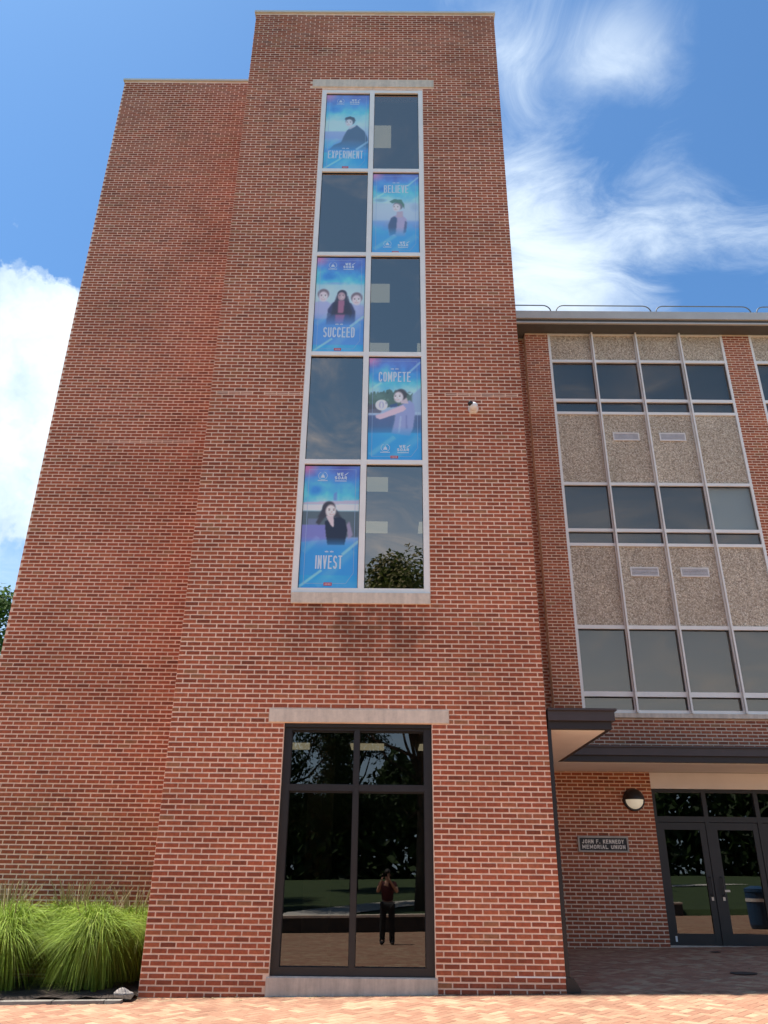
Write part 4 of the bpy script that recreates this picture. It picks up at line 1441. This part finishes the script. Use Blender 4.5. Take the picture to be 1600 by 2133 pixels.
# hall behind the doors
m_ = MB()
m_.box(4.0, 4.05, WY + 0.3, 22, 0.1, 3.3)
m_.box(11.0, 11.05, WY + 0.3, 22, 0.1, 3.3)
m_.box(4.05, 11.0, 21.9, 22.0, 0.1, 3.3)
m_.build('hall_wall', 'interior', wing)
MB().box(4.05, 11, WY + 0.3, 21.89, 0.1, dz0 - 0.02).build('hall_floor', 'interior_floor', wing)
MB().box(3.9, 11.2, WY + 0.3, 22, 3.28, 3.4).build('hall_ceiling', 'interior_column', wing)
far = wall_sheet(EX1, 18.0, -0.1, 3.318, wfr, [], 0.25, 'wing_mortar', 'entrance_wall', wing)
brickwork(far, EX1 + 0.02, 14.0, 0.1, 3.25, wfr, [], 0.05, 'wing_brick', 0, 27)

# ------------------------------------------------------------------ roof guard rails
for k, (a, b) in enumerate(((2.6, 4.19), (4.33, 6.79), (6.92, 9.38), (9.53, 12.0))):
    zt, zb, y, r = 14.93, 14.08, 16.4, 0.2
    path = []
    if k:
        path.append((a, y, zb))
    else:
        path.append((a, y, zb))
    for s in range(7):
        q = math.pi - s * math.pi / 12
        path.append((a + r + r * math.cos(q), y, zt - r + r * math.sin(q)))
    for s in range(7):
        q = math.pi / 2 - s * math.pi / 12
        path.append((b - r + r * math.cos(q), y, zt - r + r * math.sin(q)))
    path.append((b, y, zb))
    lab = ('dark pipe guard rail on the wing roof beside the tower', 'dark pipe guard rail on the roof edge, second from the tower', 'dark pipe guard rail on the roof edge, third from the tower', 'dark pipe guard rail at the right end of the roof edge')[k]
    rt = thing('guard_rail', lab, 'railing', ((a + b) / 2, y, zb), 'guard rails on the wing roof')
    MB().tube(path, 0.015, 8).build('top_rail', 'rail_metal', rt, True)
    MB().tube([(a + 0.01, y, zb + 0.42), (b - 0.01, y, zb + 0.42)], 0.017, 8).build('mid_rail', 'rail_metal', rt, True)
    for xx in (a, b):
        MB().box(xx - 0.08, xx + 0.08, y - 0.08, y + 0.08, zb, zb + 0.015).build('foot_plate', 'rail_metal', rt)

# ------------------------------------------------------------------ wall fittings
# round half hooded lamp
lx, lz_ = 4.752, 2.75
lamp = thing('wall_lamp', 'round dark wall lamp with a pale lower half beside the doors', 'lamp', (lx, WY, lz_))
d_ = MB()
d_.tube([(lx, WY + 0.01, lz_), (lx, WY - 0.03, lz_), (lx, WY - 0.055, lz_)], [0.205, 0.205, 0.195], 32)
d_.build('back_plate', 'black_frame', lamp, False)


def dome_part(up):
    m_ = MB()
    rad, dep = (0.192, 0.165) if up else (0.168, 0.135)
    n1, n2 = 14, 20
    for a in range(n1 + 1):
        e = math.pi / 2 * a / n1
        for b in range(n2 + 1):
            h = math.pi * b / n2 + (0 if up else math.pi)
            m_.v.append((lx + rad * math.cos(e) * math.cos(h), WY - 0.05 - dep * math.sin(e), lz_ + rad * math.cos(e) * math.sin(h)))
    for a in range(n1):
        for b in range(n2):
            i = a * (n2 + 1) + b
            m_.f.append((i, i + 1, i + n2 + 2, i + n2 + 1))
    if up:
        i = len(m_.v)   # flat lower lip of the hood
        pts = [(lx - rad, WY - 0.05, lz_)] + [(lx - rad * math.cos(math.pi * b / 20), WY - 0.05 - dep * math.sin(math.pi * b / 20), lz_) for b in range(1, 20)] + [(lx + rad, WY - 0.05, lz_)]
        m_.v += pts
        m_.f.append(tuple(range(i, i + len(pts))))
    return m_


dome_part(True).build('hood', 'black_frame', lamp, True)
dome_part(False).build('lens', 'lamp_lens', lamp, True)

pq = thing('name_plaque', 'small dark metal plaque with two lines of pale letters on the brick wall', 'plaque', (4.086, WY, 1.82))
px0, px1, pz0, pz1 = 3.615, 4.557, 1.822, 2.10
MB().box(px0 + 0.03, px1 - 0.03, WY - 0.022, WY - 0.004, pz0 + 0.03, pz1 - 0.03).build('face', 'plaque_face', pq)
m_ = MB()
m_.box(px0, px1, WY - 0.035, WY - 0.002, pz0, pz0 + 0.03)
m_.box(px0, px1, WY - 0.035, WY - 0.002, pz1 - 0.03, pz1)
m_.box(px0, px0 + 0.03, WY - 0.035, WY - 0.002, pz0 + 0.03, pz1 - 0.03)
m_.box(px1 - 0.03, px1, WY - 0.035, WY - 0.002, pz0 + 0.03, pz1 - 0.03)
m_.build('frame', 'bronze', pq)
text_mesh('lettering', 'JOHN F. KENNEDY', px0 + 0.075, px1 - 0.085, 1.972, 2.042, WY - 0.024, 'plaque_letters', pq, 0.2)
text_mesh('lettering', 'MEMORIAL UNION', px0 + 0.075, px1 - 0.065, 1.880, 1.950, WY - 0.024, 'plaque_letters', pq, 0.2)

sc = thing('security_camera', 'small white security camera with a black dome on the tower wall', 'camera', (1.39, TY, 8.48))
b_ = MB()
b_.tube([(1.41, TY + 0.004, 8.47), (1.41, TY - 0.05, 8.47), (1.405, TY - 0.075, 8.47)], [0.085, 0.085, 0.07], 24)
b_.build('base', 'white_plastic', sc)
MB().ball((1.40, TY - 0.11, 8.47), 0.08, 0.08, 0.075, 20, 12).build('housing', 'white_plastic', sc, True)
MB().ball((1.355, TY - 0.155, 8.495), 0.047, 0.047, 0.047, 16, 10).build('lens_dome', 'black_gloss', sc, True)

ds = thing('downspout', 'narrow dark downspout on the right corner of the tower under the canopy', 'drainpipe', (2.285, TY + 0.06, 0.12))
zg = gz(2.3, 11.3)
MB().box(2.252, 2.305, TY + 0.02, TY + 0.10, zg + 0.16, CZ0).build('pipe', 'black_frame', ds)
MB().prism([(2.25, zg), (2.42, zg), (2.43, zg + 0.03), (2.345, zg + 0.16), (2.25, zg + 0.17)], TY + 0.0, TY + 0.12).build('boot', 'black_frame', ds)
for z_ in (0.9, 2.3):
    MB().box(2.247, 2.312, TY + 0.012, TY + 0.107, z_, z_ + 0.03).build('strap', 'black_frame', ds)

# ------------------------------------------------------------------ planting bed
bed = MB()
nx, ny = 36, 14
rg = random.Random(5)
for j in range(ny + 1):
    for i in range(nx + 1):
        x = -9.5 + (6.5 - 0.02) * i / nx
        y = 10.98 + (12.9 - 10.98) * j / ny
        bed.v.append((x, y, gz(x, y) + 0.035 + rg.uniform(-0.02, 0.025)))
for j in range(ny):
    for i in range(nx):
        a = j * (nx + 1) + i
        bed.f.append((a, a + 1, a + nx + 2, a + nx + 1))
structure(bed.build('planting_bed', 'soil'))
kb = thing('bed_kerb', 'low grey stone kerb along the front of the grass bed', 'kerb', (-6, 10.93, gz(-6, 10.93)))
x = -9.5
while x < -3.12:
    x2 = min(x + 0.62, -3.1)
    m_ = MB()
    for (xx, yy, zz) in ((x, 10.87, -0.05), (x2 - 0.012, 10.87, -0.05), (x2 - 0.012, 10.98, -0.05), (x, 10.98, -0.05), (x, 10.872, 0.05), (x2 - 0.012, 10.872, 0.05), (x2 - 0.012, 10.978, 0.055), (x, 10.978, 0.055)):
        m_.v.append((xx, yy + rg.uniform(-0.004, 0.004), gz(xx, yy) + zz * 0.55 + rg.uniform(-0.004, 0.004)))
    m_.f += [(0, 1, 5, 4), (1, 2, 6, 5), (2, 3, 7, 6), (3, 0, 4, 7), (4, 5, 6, 7)]
    m_.build('kerb_stone', 'kerb_stone', kb)
    x = x2


def rock(name, label, c, r, seed):
    rr = random.Random(seed)
    bm = bmesh.new()
    bmesh.ops.create_icosphere(bm, subdivisions=3, radius=1.0)
    ph = [rr.uniform(0, 6) for _ in range(6)]
    for v in bm.verts:
        k = 1 + 0.16 * math.sin(3 * v.co.x + ph[0]) + 0.13 * math.sin(4 * v.co.y + ph[1]) + 0.12 * math.sin(5 * v.co.z + ph[2]) + rr.uniform(-0.03, 0.03)
        v.co = Vector((v.co.x * r[0] * k, v.co.y * r[1] * k, v.co.z * r[2] * k))
    me = bpy.data.meshes.new(name)
    bm.to_mesh(me)
    bm.free()
    me.materials.append(MATS['rock'])
    o = link(name, me)
    o.location = c
    return tag(o, label, 'rock')


rock('corner_stone', 'pale rough stone at the foot of the tower corner by the grass', (-3.16, 11.16, gz(-3.2, 11.2) + 0.05), (0.11, 0.075, 0.065), 9)


def grass_clump(seed, n, size):
    """a fountain of narrow arching blades that rise from a tight crown of small tufts"""
    rr = random.Random(seed)
    mb = MB()
    tufts = [(Vector((rr.gauss(0, 0.10), rr.gauss(0, 0.10), 0)), rr.uniform(0, 2 * math.pi), rr.uniform(0.82, 1.12)) for _ in range(26)]
    for _ in range(n):
        tc_, taz, tl = rr.choice(tufts)
        az = taz + rr.gauss(0, 0.55)
        if rr.random() < 0.80:     # the bright spreading head that overhangs the rest
            a = size * 0.84 * rr.random() ** 0.6
            zpk = size * tl * rr.uniform(0.80, 1.0) * (1.0 - 0.20 * a / size)
            zend = max(0.1, zpk - size * rr.uniform(0.03, 0.12 + 0.34 * a / size))
        else:                      # the long skirt that hangs to the ground
            a = size * rr.uniform(0.30, 0.66)
            zpk = size * tl * rr.uniform(0.50, 0.72)
            zend = max(0.02, zpk - size * rr.uniform(0.4, 0.72))
        o = Vector((math.cos(az), math.sin(az), 0))
        sway = Vector((-o.y, o.x, 0)) * rr.gauss(0, 0.22)
        b0 = tc_ * size + Vector((rr.uniform(-.03, .03), rr.uniform(-.03, .03), 0))
        wd = rr.uniform(0.0028, 0.0060)
        tw = rr.uniform(-1.2, 1.2)
        side = Vector((-o.y, o.x, 0)) * wd * math.cos(tw) + Vector((0, 0, 1)) * wd * math.sin(tw) * 0.7
        i = len(mb.v)
        ns = 7
        B = 2 * zpk + 2 * math.sqrt(max(0.0, zpk * (zpk - zend)))
        Cc = B - zend
        for k in range(ns + 1):
            u = k / ns
            p = b0 + o * (a * (0.25 * u + 0.75 * u * u)) + sway * (a * u ** 2.2) + Vector((0, 0, max(0.0, B * u - Cc * u * u)))
            wk = (1 - u ** 2.5) * (0.6 + 0.4 * min(1, u * 4)) + 0.03
            mb.v += [tuple(p - side * wk), tuple(p + side * wk)]
        for k in range(ns):
            j = i + 2 * k
            mb.f.append((j, j + 1, j + 3, j + 2))
    return mb


def seed_stalks(seed, n, size):
    rr = random.Random(seed)
    mb = MB()
    for _ in range(n):
        az = rr.uniform(0, 2 * math.pi)
        o = Vector((math.cos(az), math.sin(az), 0))
        a, h = rr.uniform(0.08, 0.45) * size, rr.uniform(1.02, 1.42) * size
        pts = [o * (0.05 + a * u * u) + Vector((0, 0, h * (u - 0.06 * u * u))) for u in (0, .35, .7, .86, .93, 1.0)]
        mb.tube(pts, [0.002, 0.002, 0.0018, 0.006, 0.0065, 0.001], 5)
    return mb


clumps = [(-3.78, 11.70, 0.98, 'full fountain grass clump next to the tower corner'),
          (-5.0, 11.72, 1.0, 'arching fountain grass clump at the left edge of the picture'),
          (-3.50, 12.35, 0.90, 'fountain grass clump against the wall behind the one by the corner'),
          (-4.30, 12.30, 0.98, 'middle fountain grass clump in the back row against the brick wall'),
          (-5.30, 12.36, 0.97, 'back row fountain grass clump by the left edge'),
          (-6.2, 11.70, 0.95, 'fountain grass clump just past the left edge of the picture')]
gm = [grass_clump(31, 5200, 1.0).mesh('blades', 'grass_blade'), grass_clump(32, 5200, 1.0).mesh('blades', 'grass_blade')]
sm = [seed_stalks(41, 16, 1.0).mesh('seed_stalks', 'seed_head'), seed_stalks(42, 60, 1.0).mesh('seed_stalks', 'seed_head')]
for k, (x, y, s, lab) in enumerate(clumps):
    g_ = thing('fountain_grass', lab, 'grass', (x, y, gz(x, y) + 0.04), 'fountain grass clumps in the bed')
    g_.rotation_euler = (0, 0, k * 1.3)
    g_.scale = (s, s, s)
    for nm, me in (('blades', gm[k % 2]), ('seed_stalks', sm[1 if 2 <= k <= 4 else 0])):
        o = bpy.data.objects.new(nm, me)
        col.objects.link(o)
        o.parent = g_
        o['kind'] = 'stuff'

# ------------------------------------------------------------------ drain covers on the forecourt
for (x, y, r, lab) in ((5.05, 12.75, 0.17, 'round dark drain cover set in the shaded pavers'), (5.62, 15.25, 0.085, 'small dark valve cover in the pavers in front of the doors')):
    dc = thing('drain_cover', lab, 'drain cover', (x, y, gz(x, y)))
    m_ = MB()
    m_.v = [(x + r * math.cos(q * math.pi / 14), y + r * math.sin(q * math.pi / 14), gz(x, y) + 0.006 + 0.019 * r * math.cos(q * math.pi / 14)) for q in range(28)]
    m_.f = [tuple(range(28))]
    m_.build('lid', 'iron', dc)
    m_ = MB()
    for k in range(28):
        a0, a1 = 2 * math.pi * k / 28, 2 * math.pi * (k + 1) / 28
        m_.quad(*[(x + q * math.cos(a), y + q * math.sin(a), gz(x, y) + 0.010 + 0.019 * q * math.cos(a)) for q, a in ((r * 0.92, a0), (r * 1.08, a0), (r * 1.08, a1), (r * 0.92, a1))])
    m_.build('rim', 'iron', dc)


# dry leaves and crumbs swept against the kerb and the foot of the wall
rr = random.Random(91)
lt = MB()
for _ in range(150):
    x = rr.uniform(-5.5, 6.5)
    y = (10.84 if x < -3.1 else (11.215 if x < 2.2 else rr.uniform(11.3, 15.9))) - abs(rr.gauss(0, 0.10 if x < 2.2 else 0.02))
    a, sz = rr.uniform(0, 6.28), rr.uniform(0.006, 0.022)
    c_, s_ = math.cos(a) * sz, math.sin(a) * sz
    z = gz(x, y) + 0.004
    lt.quad((x - c_, y - s_, z), (x + s_ * 0.5, y - c_ * 0.5, z + 0.006), (x + c_, y + s_, z + 0.002), (x - s_ * 0.5, y + c_ * 0.5, z + 0.008))
lt = lt.build('leaf_litter', 'seed_head', None, kind='stuff')
tag(lt, 'dry leaf crumbs scattered along the kerb and wall foot', 'leaf litter')

# ------------------------------------------------------------------ trees
def tree_meshes(seed, h, rad, n_leaf, leaf):
    rr = random.Random(seed)
    tr = MB()
    th = h * 0.34
    tr.tube([(0, 0, -0.3), (0.03, 0.02, th * 0.35), (0.06, -0.04, th), (0.02, 0.02, h * 0.62), (0.0, 0.0, h * 0.85)], [h * 0.022, h * 0.016, h * 0.013, h * 0.007, h * 0.002], 10)
    blobs = []
    for k in range(26):
        az = rr.uniform(0, 2 * math.pi)
        e = rr.uniform(0.30, 0.97)
        ro = rad * math.sin(math.pi * min(1, max(0.12, (e - 0.22) / 0.86)) ** 0.8) * rr.uniform(0.35, 1.0)
        c = Vector((ro * math.cos(az), ro * math.sin(az), h * e * 0.96))
        br = rad * rr.uniform(0.20, 0.36)
        blobs.append((c, br))
        st = Vector((0.03, 0, h * rr.uniform(0.26, max(0.27, e * 0.7))))
        mid = (st + c) / 2 + Vector((0, 0, -0.04 * h))
        tr.tube([st, mid, c], [h * 0.006, h * 0.004, h * 0.0012], 6)
    lf = MB()
    for _ in range(n_leaf):
        c, br = rr.choice(blobs)
        d = Vector((rr.gauss(0, 1), rr.gauss(0, 1), rr.gauss(0, 0.85)))
        d.normalize()
        p = c + d * br * rr.uniform(0.45, 1.08)
        n_ = (d + Vector((rr.uniform(-.7, .7), rr.uniform(-.7, .7), rr.uniform(-.2, .9)))).normalized()
        a = n_.cross(Vector((rr.uniform(-1, 1), rr.uniform(-1, 1), rr.uniform(-1, 1)))).normalized()
        b = n_.cross(a)
        s = leaf * rr.uniform(0.6, 1.25)
        lf.quad(p - a * s, p - b * s * 0.45 + n_ * s * 0.1, p + a * s, p + b * s * 0.45 + n_ * s * 0.1)
    return tr.mesh('trunk', 'bark', True), lf.mesh('crown', 'tree_leaf')


kinds = [tree_meshes(51, 10, 3.4, 22000, 0.095), tree_meshes(52, 10, 3.0, 20000, 0.095), tree_meshes(53, 10, 3.8, 22000, 0.10)]


def plant_tree(x, y, z, h, k, rot, label, group=None, leaf=None):
    t_ = thing('shade_tree', label, 'tree', (x, y, z), group)
    t_.rotation_euler = (0, 0, rot)
    t_.scale = (h / 10,) * 3
    for nm, me in zip(('trunk', 'crown'), kinds[k]):
        o = bpy.data.objects.new(nm, me)
        col.objects.link(o)
        o.parent = t_
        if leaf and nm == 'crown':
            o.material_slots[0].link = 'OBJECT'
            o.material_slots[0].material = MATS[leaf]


plant_tree(-23.6, 40, 0.2, 16.8, 0, 0.4, 'leafy green tree at the left edge beyond the tower', leaf='sunlit_leaf')
for k, (x, y, h, kk, lab) in enumerate(((1.6, -15.5, 16.5, 0, 'tall tree mirrored in the lowest pane of the strip window'), (-5.2, -17, 13, 1, 'tree mirrored in the upper left pane of the entry window'),
                                  (6.0, -22, 13.5, 2, 'tree mirrored in the right half of the entry window'), (-11, -24, 15, 2, 'broad tree on the lawn left of the path, mirrored in the glass'),
                                  (14.5, -26, 9, 1, 'tree on the lawn mirrored in the entrance doors'), (-2.0, -34, 15, 1, 'far tree on the lawn behind the seat wall'),
                                  (17, -33, 11.5, 0, 'far tree on the lawn beyond the bend of the path'), (-19, -37, 16, 0, 'far tree at the left side of the lawn'), (8, -42, 16, 2, 'farthest tree on the lawn'))):
    plant_tree(x, y, gz(0, -9) + 0.24 + min(1.6, 0.028 * (-9.2 - y)) - 0.1, h, kk, k * 1.9, lab, 'trees mirrored in the windows')

# belt of trees that closes the view behind the lawn
rr = random.Random(77)
lf = MB()
for _ in range(36000):
    q = rr.uniform(-75, 75)
    hh = 9.5 + 2.2 * math.sin(q * 0.23) + 1.6 * math.sin(q * 0.61 + 1) + 0.8 * math.sin(q * 1.7)
    z = 0.2 + hh * rr.random() ** 0.8
    p = Vector((q, -56 + rr.uniform(-2.5, 2.5) * (1.1 - z / 14), z))
    a = Vector((rr.uniform(-1, 1), rr.uniform(-1, 1), rr.uniform(-1, 1))).normalized()
    n_ = Vector((rr.uniform(-1, 1), rr.uniform(0, 1), rr.uniform(-.3, 1))).normalized()
    b = a.cross(n_).normalized()
    sz = rr.uniform(0.4, 0.85)
    lf.quad(p - a * sz, p - b * sz * 0.5, p + a * sz, p + b * sz * 0.5)
wood = lf.build('far_wood', 'tree_leaf', None, kind='stuff')
tag(wood, 'dark belt of trees behind the lawn, mirrored in the glass', 'wood')

# low seat wall behind the photographer
sw_ = thing('seat_wall', 'low dark seat wall with a pale cap mirrored in the entry window', 'wall', (0, -9.2, gz(0, -9.2)))
mb = MB()
mb2 = MB()
for a, b in ((-14, -2.2), (-2.199, 14)):
    za, zb = gz(a, -9.2), gz(b, -9.2)
    for m_, y0, y1, h0, h1 in ((mb, -9.38, -9.04, -0.15, 0.47), (mb2, -9.44, -8.98, 0.471, 0.55)):
        i = len(m_.v)
        m_.v += [(a, y0, za + h0), (b, y0, zb + h0), (b, y1, zb + h0), (a, y1, za + h0), (a, y0, za + h1), (b, y0, zb + h1), (b, y1, zb + h1), (a, y1, za + h1)]
        m_.f += [(i, i + 3, i + 2, i + 1), (i + 4, i + 5, i + 6, i + 7), (i, i + 1, i + 5, i + 4), (i + 1, i + 2, i + 6, i + 5), (i + 2, i + 3, i + 7, i + 6), (i + 3, i, i + 4, i + 7)]
mb.build('wall_body', 'plaque_face', sw_)
mb2.build('wall_cap', 'limestone', sw_)

# litter bin mirrored in the doors
bn = thing('recycling_bin', 'blue recycling bin with a pale band mirrored in the entrance doors', 'bin', (10.2, 8.2, gz(10.2, 8.2)))
z_ = gz(10.2, 8.2)
MB().tube([(10.2, 8.2, z_), (10.2, 8.2, z_ + 0.1), (10.2, 8.2, z_ + 0.85), (10.2, 8.2, z_ + 0.9)], [0.24, 0.27, 0.29, 0.28], 20).build('body', 'bin_blue', bn)
MB().tube([(10.2, 8.2, z_ + 0.9), (10.2, 8.2, z_ + 0.98), (10.2, 8.2, z_ + 1.05)], [0.30, 0.29, 0.12], 20).build('lid', 'bin_blue', bn)
MB().tube([(10.2, 8.2, z_ + 0.66), (10.2, 8.2, z_ + 0.74)], 0.295, 20).build('band', 'white_plastic', bn)


# ------------------------------------------------------------------ the photographer, seen only as a reflection
def skinned(name, verts, edges, radii, root, mat, parent, sub=2):
    me = bpy.data.meshes.new(name)
    me.from_pydata(verts, edges, [])
    o = link(name, me)
    md = o.modifiers.new('skin', 'SKIN')
    md.use_smooth_shade = True
    for k, r in enumerate(radii):
        sv = me.skin_vertices[0].data[k]
        sv.radius = r if isinstance(r, tuple) else (r, r)
        sv.use_root = (k == root)
    sb = o.modifiers.new('subdivision', 'SUBSURF')
    sb.levels = sb.render_levels = sub
    dg = bpy.context.evaluated_depsgraph_get()
    m2 = bpy.data.meshes.new_from_object(o.evaluated_get(dg))
    m2.name = name
    o.modifiers.clear()
    o.data = m2
    bpy.data.meshes.remove(me)
    m2.materials.clear()
    m2.materials.append(MATS[mat])
    adopt(o, parent)
    return o


pyy = -0.52
pg = gz(0.1, pyy)
person = thing('person', 'person in dark red shirt and black trousers holding up a phone, mirrored in glass', 'person', (0.08, pyy, pg))
px = 0.08


def PV(x, y, z):
    return (px + x, pyy + y, pg + z)


# body (skin), legs 0.86, shoulder 1.42, head 1.60
bv = [PV(0, 0, 0.95), PV(0, -0.01, 1.12), PV(0, -0.01, 1.32), PV(0, 0, 1.46), PV(0, 0.015, 1.53), PV(0, 0.03, 1.62), PV(0, 0.03, 1.71),
      PV(-0.10, 0, 0.90), PV(-0.12, 0.02, 0.50), PV(-0.13, -0.01, 0.09), PV(-0.14, 0.14, 0.04),
      PV(0.10, 0, 0.90), PV(0.12, 0.02, 0.50), PV(0.13, -0.01, 0.09), PV(0.15, 0.14, 0.04),
      PV(-0.19, 0, 1.41), PV(-0.26, 0.10, 1.22), PV(-0.16, 0.37, 1.50), PV(0.19, 0, 1.41), PV(0.26, 0.10, 1.22), PV(0.04, 0.37, 1.52)]
be = [(0, 1), (1, 2), (2, 3), (3, 4), (4, 5), (5, 6), (0, 7), (7, 8), (8, 9), (9, 10), (0, 11), (11, 12), (12, 13), (13, 14), (2, 15), (15, 16), (16, 17), (2, 18), (18, 19), (19, 20)]
br = [(0.15, 0.11), (0.13, 0.10), (0.16, 0.11), (0.07, 0.07), 0.058, (0.078, 0.095), (0.06, 0.075), 0.088, 0.06, 0.042, 0.035, 0.088, 0.06, 0.042, 0.035, 0.062, 0.045, 0.028, 0.062, 0.045, 0.028]
skinned('body', bv, be, br, 0, 'skin', person)
sv_ = [bv[0], bv[1], bv[2], PV(0, 0, 1.44), bv[15], PV(-0.235, 0.06, 1.30), bv[18], PV(0.235, 0.06, 1.30)]
skinned('shirt', sv_, [(0, 1), (1, 2), (2, 3), (2, 4), (4, 5), (2, 6), (6, 7)], [(0.175, 0.13), (0.16, 0.122), (0.18, 0.13), (0.09, 0.085), 0.08, 0.072, 0.08, 0.072], 0, 'maroon_cloth', person)
tv = [PV(0, 0, 0.97), bv[7], bv[8], PV(-0.13, -0.01, 0.0), bv[11], bv[12], PV(0.13, -0.01, 0.0)]
skinned('trousers', tv, [(0, 1), (1, 2), (2, 3), (0, 4), (4, 5), (5, 6)], [(0.17, 0.128), 0.108, 0.085, 0.075, 0.108, 0.085, 0.075], 0, 'black_cloth', person)
MB().ball(PV(0, 0.015, 1.70), 0.088, 0.105, 0.085, 18, 10, -20, 90).build('hair', 'hair', person, True)
for s in (-1, 1):
    MB().ball(PV(0.135 * s + 0.005 * s, 0.06, 0.045), 0.052, 0.14, 0.05, 14, 8).build('shoe', 'black_cloth', person, True)
    MB().ball(PV(0.085 * s, 0.03, 1.63), 0.014, 0.026, 0.034, 10, 6).build('ear', 'skin', person, True)
    MB().ball(PV(0.032 * s, 0.112, 1.645), 0.012, 0.008, 0.008, 10, 6).build('eye', 'hair', person, True)
MB().ball(PV(0, 0.13, 1.615), 0.014, 0.022, 0.026, 10, 6).build('nose', 'skin', person, True)
MB().ball(PV(0, 0.114, 1.575), 0.026, 0.008, 0.008, 10, 6).build('mouth', 'maroon_cloth', person, True)
# hands close round the phone
for s, wx_, in ((-1, -0.16), (1, 0.04)):
    m_ = MB()
    wv = Vector(PV(wx_, 0.37, 1.50 if s < 0 else 1.52))
    m_.ball(tuple(wv + Vector((0.012 * -s, 0.035, 0.03))), 0.022, 0.036, 0.044, 12, 8)
    for k in range(4):
        b0 = wv + Vector((0.0, 0.05, 0.055 - k * 0.021))
        ln = (0.042, 0.048, 0.045, 0.036)[k]
        m_.tube([b0, b0 + Vector((0.006 * -s, ln * 0.55, 0.006)), b0 + Vector((0.030 * -s, ln * 0.8, 0.006))], [0.0088, 0.0082, 0.0065], 8)
    b0 = wv + Vector((0.012 * -s, 0.02, 0.05))
    m_.tube([b0, b0 + Vector((0.02 * -s, 0.01, 0.02)), b0 + Vector((0.042 * -s, 0.018, 0.026))], [0.011, 0.0095, 0.007], 8)
    m_.build('hand', 'skin', person, True)
ph_ = MB().box(-0.077, 0.077, -0.085, -0.077, CAM_Z - 0.045, CAM_Z + 0.035)
ph = ph_.build('phone', 'black_gloss')
tag(ph, 'black phone held up sideways by the mirrored person', 'phone')
MB().box(-0.068, -0.04, -0.0765, -0.074, CAM_Z - 0.002, CAM_Z + 0.027).build('lens_block', 'steel', ph)
